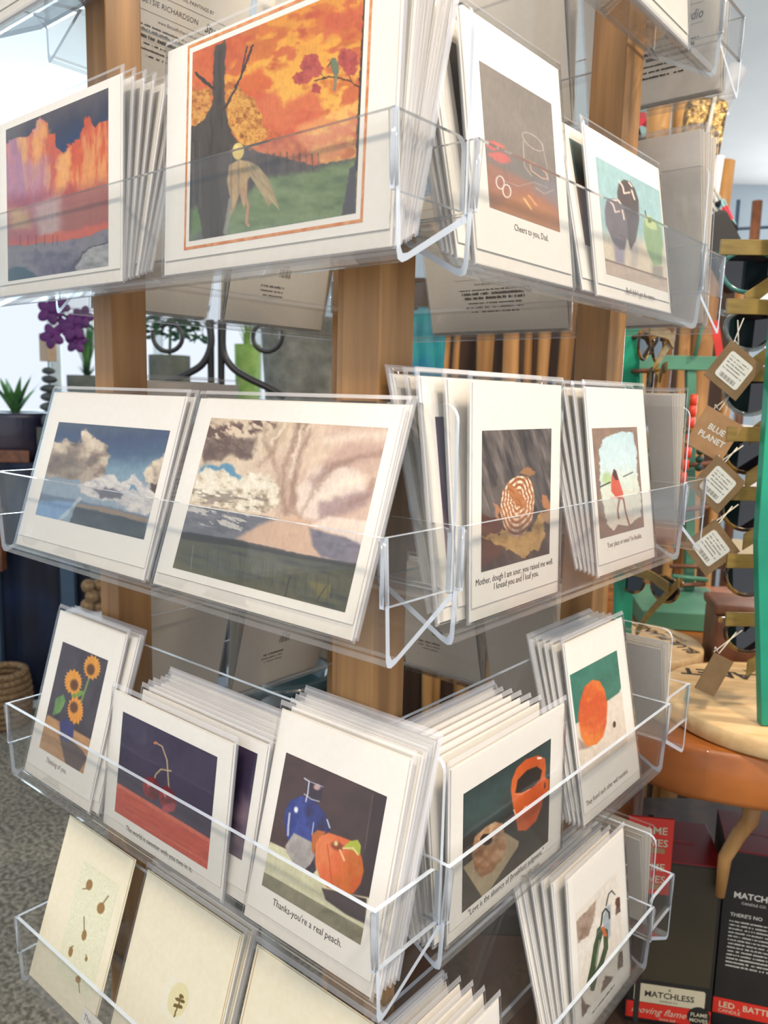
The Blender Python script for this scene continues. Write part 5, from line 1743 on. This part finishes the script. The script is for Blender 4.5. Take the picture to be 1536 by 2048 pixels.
# seafoam frame shelf
sf = thing('jewellery_frame', 'muted green wooden frame with rods and beads behind the sunglasses', 'display frame', (0, 0, 0))
mb = MB()
p = W(1345, 720, 1.42)
slat(mb, W(1275, 716, 1.42), W(1275, 716, 1.42) + Vector((0, 0, .001)), .002, .002)
A = W(1350, 728, 1.42)
rmx = Matrix.Translation(A) @ Matrix.Rotation(YAW, 4, 'Z')
mb = MB().box(-.075, .07, -.012, .012, -.010, .014, 0, rmx)
obj('top_bar', mb.mesh('top_bar', M['seafoam'], .001), sf)
for x0, x1 in ((1277, 1284), (1372, 1390)):
    mb = MB()
    a0, a1 = W((x0 + x1) / 2, 735, 1.42), W((x0 + x1) / 2 - 8, 1236, 1.42)
    slat(mb, Vector((a1.x, a1.y, TZ + .032)), a0, (x1 - x0) * 1.42 / 1600, .014)
    obj('upright', mb.mesh('upright', M['seafoam'], .001), sf)
mb = MB()
cb = W(1350, 1235, 1.36)
rmx = Matrix.Translation((cb.x, cb.y, TZ)) @ Matrix.Rotation(YAW - R(8), 4, 'Z')
mb.box(-.075, .075, -.10, .10, .001, .031, 0, rmx)
obj('base_board', mb.mesh('base_board', M['seafoam'], .002), sf)
for x0, x1, y0, y1, m_ in ((1335, 1450, 862, 858, 'bamboo'), (1340, 1440, 934, 924, 'brown'), (1340, 1440, 1024, 1010, 'brown'), (1345, 1440, 1092, 1084, 'seafoam'),
                           (1340, 1440, 1132, 1134, 'brown'), (1345, 1415, 1152, 1160, 'seafoam'), (1330, 1410, 1172, 1168, 'brown')):
    mb = MB()
    mb.tube([W(x0, y0, 1.40), W(x1, y1, 1.40)], .004, 8)
    obj('rod', mb.mesh('rod', M[m_]), sf)
mb = MB()
mb.tube([W(1412, 600, 1.40), W(1405, 650, 1.40), W(1390, 712, 1.40)], .0035, 8)
obj('cord', mb.mesh('cord', M['seafoam']), sf)
for i, (x, y) in enumerate(((1387, 800), (1385, 822), (1382, 845), (1378, 880), (1375, 905), (1370, 930), (1366, 955))):
    b_ = thing('red_bead', 'red orange bead on the strand hanging inside the green frame', 'bead', W(x, y, 1.385), (0, 0, 0), 'red orange beads on the strand')
    mb = MB()
    mb.lathe([(.002, -.010), (.006, -.009), (.0065, 0), (.006, .009), (.002, .010)], 14)
    obj('bead', mb.mesh('bead', M['redbead']), b_)
gb = thing('green_bead_bracelet', 'dark green bead bracelet hanging beside the red orange strand', 'bracelet', W(1400, 905, 1.38))
mb = MB()
for k in range(5):
    mb.blob((0, 0, .03 - k * .014), .007, .007, .007, 10, 6)
obj('beads', mb.mesh('beads', M['greenbead']), gb)

# poles
poles = [(838, 1.95, .030, 700, 3), (905, 1.9, .034, 240, 1), (930, 1.95, .018, 240, 5), (985, 1.98, .040, 300, 2), (1045, 1.9, .034, 260, 0), (1085, 1.98, .022, 300, 4), (1122, 1.9, .030, 250, 1), (1165, 2.0, .03, 260, 3),
         (1318, 1.8, .052, 160, 0), (1370, 1.87, .040, 165, 2), (1392, 1.76, .022, 430, 5), (1418, 1.8, .030, 500, 3), (1450, 1.76, .036, 322, 1), (1478, 1.85, .02, 560, 4)]
for i, (px, b, r_, ytop, k) in enumerate(poles):
    if i == 0:
        continue
    top = W(px, ytop, b)
    base = Vector((top.x, top.y, 0)) + FA * (-.02)
    mb = MB()
    rnd = random.Random(i + 3)
    pts, rs = [], []
    for j in range(15):
        f = j / 14
        pts.append(base.lerp(top, f) + FA * (.008 * math.sin(7 * f + i)) + FB * (.006 * math.cos(6 * f + i)))
        rs.append(r_ / 2 * (1 + .18 * math.sin(9 * f + 2 * i) + rnd.uniform(-.06, .06)))
    org = Vector((base.x, base.y, 0))
    mb.tube([q - org for q in pts], rs, 14)
    o = thing('wooden_pole', 'smooth amber driftwood pole standing upright in the row behind the table', 'pole', org, (0, 0, 0), 'upright driftwood poles', me=mb.mesh('wooden_pole', M['driftwood']))

pn = thing('plank_partition', 'dark brown upright board wall behind the driftwood poles', 'panel', Q(.6, 2.25, 0), (0, 0, YAW))
mb = MB()
for k in range(7):
    mb.box(-.62 + k * .14, -.482 + k * .14, 0, .03, 0, 1.62)
obj('boards', mb.mesh('boards', M['darkwood'], .002), pn)

bl = thing('dyed_cloth', 'bright blue and teal dyed cloth hanging just right of the middle oak post', 'cloth', W(842, 720, 1.6), (0, 0, YAW))
mb = MB()
n = 14
vs = [(-.045 + .09 * i / n, .006 * math.sin(i * 1.3 + j), -.30 + .40 * j / 8) for j in range(9) for i in range(n + 1)]
mb.add(vs, [(j * (n + 1) + i, j * (n + 1) + i + 1, (j + 1) * (n + 1) + i + 1, (j + 1) * (n + 1) + i) for j in range(8) for i in range(n)], 0, True)
o = obj('hanging_cloth', mb.mesh('hanging_cloth', M['bluecloth']), bl)
sd = o.modifiers.new('thick', 'SOLIDIFY')
sd.thickness = .004
mb = MB()
mb.tube([(-.05, 0, .10), (.05, 0, .10), (.115, .285, .10)], .005)
obj('hanging_rod', mb.mesh('hanging_rod', M['darkwood']), bl)


def bag(px, py, b, w, h, m_, label, name, strap=None, tilt=0):
    t = thing(name, label, 'bag', W(px, py, b), (0, R(tilt), YAW))
    mb = MB()
    out = rrect(-w / 2, w / 2, -h / 2, h / 2, min(w, h) * .18, 5)
    mb.prism(out, 'y', -.016, .016)
    obj('bag_body', mb.mesh('bag_body', m_, .006), t)
    if strap:
        mb = MB()
        mb.tube([(strap[0] * w, -.018, h * .5), (strap[1] * w, -.03, h * .1), (strap[2] * w, -.02, -h * .5), (strap[3] * w, -.018, -h * .72)], .0042, 8)
        obj('strap', mb.mesh('strap', M['string']), t)
    mb = MB()
    mb.tube([(-w * .3, 0, h / 2), (-w * .2, 0, h / 2 + .05), (w * .2, 0, h / 2 + .05), (w * .3, 0, h / 2)], .004, 8)
    obj('handle', mb.mesh('handle', M['string']), t)
    return t


m, nt, p = newmat('patterned_fabric')
vo = nt.nodes.new('ShaderNodeTexVoronoi')
vo.inputs['Scale'].default_value = 38
cr = nt.nodes.new('ShaderNodeValToRGB')
cr.color_ramp.interpolation = 'CONSTANT'
for i, c_ in enumerate(((214, 70, 84), (236, 160, 30), (24, 24, 34), (150, 190, 196), (220, 190, 180), (150, 40, 60))):
    if i < 2:
        e = cr.color_ramp.elements[i]
        e.position = i * .17
    else:
        e = cr.color_ramp.elements.new(i * .17)
    e.color = (*lin(c_), 1)
tc = nt.nodes.new('ShaderNodeTexCoord')
nt.links.new(tc.outputs['Object'], vo.inputs['Vector'])
nt.links.new(vo.outputs['Color'], cr.inputs['Fac'])
nt.links.new(cr.outputs['Color'], p.inputs['Base Color'])
p.inputs['Roughness'].default_value = .8
bag(1272, 248, 1.9, .074, .134, m, 'small bag in bold orange, pink and black print right of the right oak post', 'patterned_bag')
bag(1392, 330, 1.7, .078, .25, M['goldcloth'], 'gold sequined bag with pale straps hanging behind the white cards', 'sequined_bag', strap=(.1, .0, .35, .45), tilt=6)
bag(1450, 505, 1.62, .066, .152, M['blackcloth'], 'black leather pouch hanging slanted above the top sunglasses', 'leather_pouch', tilt=-32)
bag(1450, 435, 1.66, .018, .07, m, 'narrow strap bag in orange and white print beside the black pouch', 'patterned_pouch', tilt=-30)
fl = thing('price_flag', 'tall blank white paper flag against the driftwood pole at right', 'tag', W(1432, 372, 1.66), (0, R(4), YAW))
obj('paper', MB().box(-.008, .008, -.001, .001, -.058, .058).mesh('paper', M['paperwhite']), fl)
rd = thing('red_ribbon', 'bright red ribbon hanging over the poles between tags and green frame', 'ribbon', W(1438, 700, 1.68), (0, R(-14), YAW))
mb = MB()
mb.box(-.008, .008, -.001, .001, -.055, .06)
obj('ribbon', mb.mesh('ribbon', M['boxbright']), rd)
for (x, y, w_, h_, b, nm, lb) in ((1515, 590, .05, .07, 1.5, 'paper_card', 'white paper card between the two top pairs of sunglasses'), (1500, 880, .06, .05, 1.4, 'paper_card', 'white paper card behind the third pair of sunglasses'),
                                   (1490, 990, .05, .05, 1.4, 'paper_card', 'pale blue white paper card behind the middle sunglasses'), (1440, 870, .03, .05, 1.3, 'kraft_card', 'pale kraft card hanging behind the lettered swing tag'),
                                   (1500, 1110, .07, .05, 1.35, 'kraft_card', 'cream kraft card behind the lower sunglasses near the turquoise post')):
    tt = thing(nm, lb, 'card', W(x, y, b), (0, R(4), YAW))
    obj('paper', MB().box(-w_ / 2, w_ / 2, -.001, .001, -h_ / 2, h_ / 2).mesh('paper', M['paperwhite' if nm[0] == 'p' else 'boxcream']), tt)
    obj('hanging_loop', MB().tube([(0, 0, h_ / 2 - .004), (.004, 0, h_ / 2 + .02), (0, 0, h_ / 2 + .05)], .0008, 6).mesh('hanging_loop', M['string']), tt)
cb_ = thing('carved_box', 'dark reddish brown wooden box behind the lowest sunglasses', 'box', W(1488, 1215, 1.12), (0, 0, YAW - .2))
zz = TZ - cb_.location.z
mb = MB().box(-.045, .045, -.04, .04, zz + .001, zz + .075)
obj('box_body', mb.mesh('box_body', M['brown'], .004), cb_)
mb = MB().box(-.048, .048, -.043, .043, zz + .076, zz + .090)
obj('box_lid', mb.mesh('box_lid', M['brown'], .004), cb_)

ch = thing('dark_gap_filler', 'dark brown added chest on the carpet behind the rack, seen low between the trays', 'filler', Q(.13, 1.27, .001), (0, 0, YAW))  # added dark box, stands in for the shadowed gap behind the rack
obj('filler_body', MB().box(-.16, .16, -.17, .17, 0, .50).mesh('filler_body', M['darkwood'], .006), ch)
obj('filler_lid', MB().box(-.165, .165, -.175, .175, .502, .545).mesh('filler_lid', M['boxblack'], .008), ch)

# far rods and a coat stand by the right border
for (x0, y0, y1, b, r_, c_, lb) in ((1515, 402, 560, 3.0, .018, 'brown', 'thick grey brown stand pole near the ceiling at the right border'), (1477, 400, 520, 3.0, .007, 'steelblue', 'thin grey stand pole left of the thick one near the ceiling')):
    p = W(x0, y0, b)
    thing('stand_pole', lb, 'pole', (p.x, p.y, 0), me=MB().tube([(0, 0, 0), (0, 0, p.z / 2), (0, 0, p.z)], r_, 12).mesh('stand_pole', M[c_]))
rl = thing('wall_rail', 'pale horizontal rail running behind the stand poles at the right', 'rail', W(1500, 456, 3.4), (0, 0, YAW))
obj('rail', MB().tube([(-.12, 0, -.01), (.4, 0, .03)], .006).mesh('rail', M['steelblue']), rl)

# cartons on the lower shelf
SZ = .495


def carton(p, rz, w, d, h, label, kind):
    t = thing('candle_carton', label, 'carton', (p.x, p.y, SZ), (0, 0, rz))
    body = MB()
    body.box(-w / 2, w / 2, -d / 2, d / 2, 0, h)
    obj('carton_body', body.mesh('carton_body', M['boxblack'], .001), t)
    obj('carton_top', MB().box(-w / 2, w / 2, -d / 2, d / 2, h + .0001, h + .002).mesh('carton_top', M['boxred'], .0005), t)
    y = -d / 2 - .0004
    mb = MB()
    text_mesh(mb, 'MATCHLESS', .0105, 0, -.006, h + .0023, 'CENTER', mtx=Matrix.Identity(4), bold=.012)
    o_ = obj('top_lettering', mb.mesh('top_lettering', M['boxbright']), t)
    if kind == 0:
        obj('front_window', MB().box(-w / 2 + .004, w / 2 - .004, y, y + .0003, .062, h - .002).mesh('front_window', M['boxolive']), t)
        lab = obj('name_plate', MB().prism(rrect(-.044, .044, .030, .056, .003, 3), 'y', y - .0006, y).mesh('name_plate', M['boxcream']), t)
        mb = MB()
        text_mesh(mb, 'MATCHLESS', .0115, 0, .039, y - .0008, 'CENTER', bold=.02)
        text_mesh(mb, 'x', .008, 0, .0495, y - .0008, 'CENTER')
        text_mesh(mb, 'CANDLE CO.', .004, 0, .033, y - .0008, 'CENTER')
        obj('lettering', mb.mesh('lettering', M['ink']), lab)
        rb = obj('red_band', MB().box(-w / 2 - .0002, w / 2 + .0002, y - .0003, y, .006, .029).mesh('red_band', M['boxbright']), t)
        mb = MB()
        text_mesh(mb, 'moving flame', .0135, -.012, .014, y - .0005, 'CENTER', shear=.4, sx=.95)
        text_mesh(mb, 'WAX DIP', .005, 0, .0065, y - .0005, 'CENTER')
        obj('lettering', mb.mesh('lettering', M['boxcream']), rb)
        sl_ = MB()
        sl_.prism([(.038 + .014 * math.cos(2 * PI * k / 24), .020 + .014 * math.sin(2 * PI * k / 24)) for k in range(24)], 'y', y - .0009, y - .0004)
        seal = obj('round_seal', sl_.mesh('round_seal', M['boxblack']), t)
        mb = MB()
        text_mesh(mb, 'FLAME', .0072, .038, .0205, y - .0012, 'CENTER', bold=.02)
        text_mesh(mb, 'MOVES', .0072, .038, .0125, y - .0012, 'CENTER', bold=.02)
        obj('lettering', mb.mesh('lettering', M['boxcream']), seal)
    else:
        rb = obj('red_band', MB().box(-w / 2 - .0002, w / 2 + .0002, y - .0003, y, .018, .040).mesh('red_band', M['boxbright']), t)
        mb = MB()
        text_mesh(mb, 'LED . BATTERY', .0115, -.046, .0275, y - .0005, 'LEFT', bold=.015)
        text_mesh(mb, 'CANDLE', .007, -.046, .0205, y - .0005, 'LEFT')
        obj('lettering', mb.mesh('lettering', M['boxcream']), rb)
        mb = MB()
        text_mesh(mb, 'MATCHLESS', .0115, -.040, h - .062, y, 'LEFT', bold=.02)
        text_mesh(mb, 'CANDLE CO.', .005, -.030, h - .070, y, 'LEFT')
        text_mesh(mb, "THERE'S NO", .007, -.042, h - .088, y, 'LEFT', bold=.01)
        for i in range(13):
            dashes(mb, -.042, .040 - (i % 3) * .004, h - .096 - i * .0052, .0022, y, 90 + i)
        obj('lettering', mb.mesh('lettering', M['label']), t)
    return t


p = W(1340, 1900, .97)
carton(Vector((p.x, p.y, 0)) + FB * .02, YAW + R(-10), .105, .105, .228, 'tall dark carton with red top and cream name plate on the lower shelf', 0)
p = W(1548, 1900, .93)
carton(Vector((p.x, p.y, 0)) + FB * .05, YAW - R(16), .105, .105, .245, 'black carton with red top and paragraph of small print, at the right border', 1)
p = W(1298, 1712, .915)
fb = thing('flame_label', 'bright red shelf label reading Flame Moves twice, in front of the dark carton', 'label', (p.x, p.y, p.z), (0, 0, YAW - R(8)))
mb = MB()
mb.box(-.027, .027, 0, .004, -.050, .050)
obj('label_board', mb.mesh('label_board', M['boxbright'], .001), fb)
mb = MB()
for z0 in (.018, -.030):
    text_mesh(mb, 'FLAME', .0135, 0, z0 + .012, -.0006, 'CENTER', bold=.015)
    text_mesh(mb, 'MOVES', .0135, 0, z0 - .004, -.0006, 'CENTER', bold=.015)
obj('lettering', mb.mesh('lettering', M['boxcream']), fb)
mb = MB()
for z0 in (.018, -.030):
    mb.box(-.018, .018, -.0006, 0, z0 - .013, z0 - .006)
obj('tan_bar', mb.mesh('tan_bar', M['kraft']), fb)
mb = MB()
mb.box(-.003, .003, .004, .008, p.z * 0 - (p.z - SZ), .05)
obj('label_post', mb.mesh('label_post', M['boxblack']), fb)

# ---------------------------------------------------------------- left side: window table with plants
dt = thing('draped_table', 'long table under a dark navy cloth by the window, blue steel legs', 'table', Q(-.7, 3.5, 0), (0, 0, YAW))
TT = 1.0
mb = MB()
n = 70
out = []
for i in range(n + 1):
    out.append((-1.3 + 2.2 * i / n, -.34 + .012 * math.sin(i * 1.7) + .008 * math.sin(i * .6)))
vs = [(x, y, z) for z in (.02, .5, TT) for x, y in out]
mb.add(vs, [(j * (n + 1) + i, j * (n + 1) + i + 1, (j + 1) * (n + 1) + i + 1, (j + 1) * (n + 1) + i) for j in range(2) for i in range(n)], 0, True)
mb.box(-1.3, .9, -.325, .36, TT - .03, TT)
obj('cloth', mb.mesh('cloth', M['navy']), dt)
for x in (-.86, -.555, .3, .8):
    obj('leg', MB().box(x - .028, x + .028, -.39, -.36, 0, TT - .03).mesh('leg', M['steelblue'], .003), dt)
tb = thing('wooden_tray', 'brown wooden tray edge showing at the left border under the dark pot', 'tray', W(20, 948, 3.22), (0, 0, YAW))
obj('tray_board', MB().box(-.2, .11, -.07, -.062, TT - tb.location.z + .001, TT - tb.location.z + .05).mesh('tray_board', M['brown'], .004), tb)
ob = thing('orange_wood_block', 'orange brown wooden block at the left border beside the navy cloth', 'block', W(0, 1070, 3.05), (0, 0, YAW))  # plain piece of orange wood at the left border
obj('block_body', MB().box(-.06, .012, -.02, .02, -.14, .10).mesh('block_body', M['brown'], .003), ob)


def pot_thing(px, b, r_, ybot, ytop, m_, label, nm='plant_pot', taper=.85):
    pb_ = W(px, ybot, b)
    pt = W(px, ytop, b)
    t = thing(nm, label, 'pot', (pb_.x, pb_.y, TT + .002))
    hh = pt.z - TT
    mb = MB()
    mb.lathe([(r_ * taper, 0), (r_ * (taper + .08), hh * .3), (r_, hh * .9), (r_, hh), (r_ * .88, hh), (r_ * .85, hh * .9)], 32)
    obj('pot_body', mb.mesh('pot_body', m_), t)
    return t, hh


def blades(t, z, n, L_, w, spread, m_, seed=1, name='leaves'):
    rnd = random.Random(seed)
    mb = MB()
    for i in range(n):
        a = rnd.uniform(0, 2 * PI)
        le = L_ * rnd.uniform(.7, 1.1)
        out = spread * rnd.uniform(.2, 1)
        sd_ = Vector((-math.sin(a), math.cos(a), 0)) * w / 2
        prev = None
        for j in range(6):
            f = j / 5
            c_ = Vector((math.cos(a) * out * f ** 1.5, math.sin(a) * out * f ** 1.5, z + le * f))
            ww = sd_ * (math.sin(PI * min(1, f * .8 + .2)) + .02)
            cur = (c_ - ww, c_ + ww)
            if prev:
                mb.add([prev[0], prev[1], cur[1], cur[0]], [(0, 1, 2, 3)], 0, True)
            prev = cur
    return obj(name, mb.mesh(name, m_), t)


t, hh = pot_thing(35, 3.35, .186, 935, 824, M['bluepot'], 'dark glazed pot at the left border with pale green spiky leaves', taper=.9)
blades(t, hh - .02, 16, .16, .035, .13, M['leaf'], 3)
t, hh = pot_thing(180, 3.32, .08, 935, 752, M['greypot'], 'grey pot of fine grass right of the stone cairn, beside the left post')
blades(t, hh - .02, 90, .24, .006, .09, M['leaf'], 5)
blades(t, hh - .02, 60, .07, .006, .05, M['darkleaf'], 6, 'short_grass')
t, hh = pot_thing(342, 3.32, .083, 935, 712, M['greypot'], 'plain square shouldered grey pot seen right of the left post', taper=.9)
mb = MB()
rnd = random.Random(5)
for i in range(150):
    a, e, rr = rnd.uniform(0, 6.28), rnd.uniform(-.4, 1.4), rnd.uniform(.05, .17)
    c_ = Vector((rr * math.cos(a), rr * math.sin(a), hh + .10 + rr * math.sin(e) * .7))
    d1 = Vector((rnd.uniform(-1, 1), rnd.uniform(-1, 1), rnd.uniform(-.5, 1))).normalized() * .035
    d2 = d1.cross(Vector((rnd.uniform(-1, 1), 1, 0))).normalized() * .009
    mb.add([c_ - d1, c_ - d2, c_ + d1, c_ + d2], [(0, 1, 2, 3)], 0)
mb.tube([(0, 0, hh - .03), (.01, 0, hh + .12)], .006)
obj('foliage', mb.mesh('foliage', M['darkleaf']), t)
t, hh = pot_thing(495, 3.4, .055, 930, 690, M['limeleaf'], 'tall green glass vase between the iron scrolls and the stone planter', 'glass_vase', .8)
blades(t, hh - .05, 30, .16, .012, .06, M['limeleaf'], 8)
p = W(612, 800, 2.4)
t = thing('stone_planter', 'large mottled grey stone planter seen under the top tier, behind the middle post', 'planter', (p.x, p.y, 0))
zt = W(612, 640, 2.4).z
mb = MB()
mb.lathe([(.10, .0), (.12, .3), (.115, zt * .8), (.135, zt - .02), (.14, zt), (.12, zt), (.11, zt - .05)], 40)
obj('planter_body', mb.mesh('planter_body', M['concrete']), t)
t, hh = pot_thing(585, 3.35, .05, 930, 770, M['white'], 'small white cup beside the stone planter, beyond the iron scrolls', 'white_cup')
t, hh = pot_thing(120, 3.45, .02, 935, 640, M['sash'], 'slim pale glass cylinder standing before the window', 'glass_cylinder', .95)
blades(t, hh * .4, 8, .2, .02, .03, M['limeleaf'], 9)

# cairn ornament
p = W(103, 900, 3.22)
t = thing('stone_cairn', 'stacked grey pebbles hung below a pale wooden block, before the window', 'ornament', (p.x, p.y, TT + .002))
ref = lambda y: W(103, y, 3.22).z - TT
obj('pedestal', MB().box(-.04, .04, -.04, .04, 0, ref(856)).mesh('pedestal', M['greypot'], .003), t)
ys = [844, 815, 795, 778, 760, 743]
rx = [.037, .036, .036, .034, .030, .026]
rzv = [.030, .017, .016, .014, .014, .012]
for i, y in enumerate(ys):
    mb = MB()
    mb.blob((.002 * (-1) ** i, 0, ref(y)), rx[i], rx[i], rzv[i] * 1.15, 16, 8, noise=.05, seed=i)
    obj('pebble', mb.mesh('pebble', M['stone']), t)
obj('rod', MB().tube([(0, 0, ref(860)), (0, 0, ref(720))], .0025).mesh('rod', M['black']), t)
obj('wood_block', MB().box(-.031, .031, -.02, .02, ref(724), ref(668)).mesh('wood_block', M['blockwood'], .002), t)

# orchid
p = W(205, 900, 2.7)
t = thing('potted_orchid', 'dark purple orchid spray in front of the bright window, upper left', 'plant', (p.x, p.y, 0))
loc = Vector((p.x, p.y, 0))
zp = W(205, 820, 2.7).z
mb = MB()
mb.lathe([(.05, 0), (.05, zp - .16), (.06, zp - .14), (.065, zp - .02), (.05, zp - .02)], 28)
obj('pot', mb.mesh('pot', M['greypot']), t)
stem = [W(205, 820, 2.7) - loc, W(205, 730, 2.7) - loc, W(190, 660, 2.7) - loc, W(165, 640, 2.7) - loc, W(130, 632, 2.7) - loc, W(105, 612, 2.7) - loc]
obj('stem', MB().tube(stem, .005).mesh('stem', M['darkleaf']), t)
for i, (x, y, s_) in enumerate(((100, 622, 1.1), (118, 612, .9), (104, 672, 1.0), (146, 655, 1.1), (152, 684, .9), (166, 634, .9), (130, 652, .8))):
    c_ = W(x, y, 2.68 - .01 * (i % 2)) - loc
    mb = MB()
    rnd = random.Random(i)
    for k in range(5):
        a = 2 * PI * k / 5 + i
        off = (RIGHT * math.cos(a) + UP * math.sin(a)) * .020 * s_
        rot_ = Matrix.Rotation(YAW, 3, 'Z') @ Matrix.Rotation(-a, 3, 'Y')
        mb.blob(c_ + off, .023 * s_, .004, .016 * s_, 12, 8, mtx=rot_)
    mb.blob(c_ + Vector(-FB) * .006, .007, .006, .007, 8, 6)
    obj('flower', mb.mesh('flower', M['orchid']), t)

# iron scroll stand
b_ = 1.9
c0 = W(432, 700, b_)
t = thing('iron_scroll_stand', 'black wrought iron stand with two curled scrolls, seen under the top tier', 'stand', (c0.x, c0.y, 0))
loc = Vector((c0.x, c0.y, 0))
for x in (-.012, .012):
    q = c0 + FA * x - loc
    obj('upright', MB().tube([Vector((q.x, q.y, 0)), Vector((q.x, q.y, W(432, 640, b_).z))], .008, 10).mesh('upright', M['black']), t)


def pxt(L_):
    return [W(x, y, b_) - loc for x, y in L_]


for pts in ([(418, 640), (422, 690), (405, 728), (370, 750), (330, 768), (290, 792)], [(446, 640), (446, 700), (465, 735), (500, 758), (535, 775), (570, 796)]):
    cvp = []
    for i in range(len(pts) - 1):
        for j in range(6):
            f = j / 6
            p0_, p1_ = pts[max(0, i - 1)], pts[i]
            p2_, p3_ = pts[i + 1], pts[min(len(pts) - 1, i + 2)]
            cvp.append(tuple(.5 * (2 * p1_[k] + (p2_[k] - p0_[k]) * f + (2 * p0_[k] - 5 * p1_[k] + 4 * p2_[k] - p3_[k]) * f * f + (-p0_[k] + 3 * p1_[k] - 3 * p2_[k] + p3_[k]) * f ** 3) for k in (0, 1)))
    cvp.append(pts[-1])
    obj('curved_arm', MB().tube(pxt(cvp), .0085, 10).mesh('curved_arm', M['black']), t)
for cx, s_ in ((338, 1), (532, -1)):
    pts = []
    for i in range(22):
        a = R(-200 + i * 16) if s_ > 0 else R(20 - i * 16)
        rr = 33 - i * .5
        pts.append((cx + rr * math.cos(a), 672 - rr * math.sin(a) * 1.05))
    obj('scroll', MB().tube(pxt(pts), .0055, 8).mesh('scroll', M['black']), t)

# rope basket and string balls on the floor side
p = W(8, 1450, 2.96)
t = thing('rope_basket', 'coarse jute rope basket on the carpet at the left border', 'basket', (p.x, p.y, 0.001))
mb = MB()
for k in range(9):
    r_ = .085 + .012 * math.sin(k * .4)
    mb.tube([(r_ * math.cos(2 * PI * i / 28), r_ * math.sin(2 * PI * i / 28), .014 + k * .024) for i in range(28)], .0145, 8, closed=True)
obj('coiled_rope', mb.mesh('coiled_rope', M['rope']), t)
st_ = thing('low_stool', 'white topped stool with dark base behind the left oak post', 'stool', (W(188, 1225, 2.4).x, W(188, 1225, 2.4).y, 0))
zs_ = W(188, 1225, 2.4).z
obj('seat', MB().lathe([(.09, zs_ - .03), (.10, zs_ - .025), (.10, zs_ - .004), (.095, zs_)], 28).mesh('seat', M['white']), st_)
obj('pedestal', MB().lathe([(.08, 0), (.05, .1), (.05, zs_ - .03)], 20).mesh('pedestal', M['navy']), st_)
for i, (x, y) in enumerate(((175, 1210), (196, 1212), (184, 1192), (206, 1190), (176, 1172), (198, 1170))):
    q = W(x, y, 2.4 + .03 * (i % 2))
    o = thing('jute_ball', 'round tan jute ball in the small pile beside the left oak post', 'ball', q, group='jute balls in the pile', me=MB().blob((0, 0, 0), .021, .021, .021, 14, 9).mesh('jute_ball', M['blockwood']))
    o.data.materials[0] = M['rope']

# things on the carpet side seen between the oak posts, low down
p = W(560, 1420, 1.9)
t = thing('teal_tub', 'dark teal tub on the floor seen through the rack, left of the middle post', 'tub', (p.x, p.y, .001))
zt = W(560, 1340, 1.9).z
obj('tub_body', MB().lathe([(.13, 0), (.13, zt * .5), (.14, zt - .02), (.14, zt), (.12, zt), (.11, zt - .04)], 36).mesh('tub_body', mat('dark_teal_glaze', (8, 44, 52), .3, coat=.4)), t)
for i, (x, y) in enumerate(((553, 1438), (440, 1400))):
    p = W(x, y, 1.6)
    t = thing('spool_jar', ('frosted jar with dark lid and purple mark, above the cherry row', 'frosted jar with blue neck standing behind the cherry row')[i], 'jar', (p.x, p.y, 0))
    zz = p.z
    obj('jar_body', MB().lathe([(.03, 0), (.035, zz - .06), (.038, zz - .02), (.03, zz)], 24).mesh('jar_body', M['sash']), t)
    obj('lid', MB().lathe([(.034, zz), (.037, zz + .005), (.037, zz + .035), (.03, zz + .04)], 24).mesh('lid', M['black' if i == 0 else 'steelblue']), t)
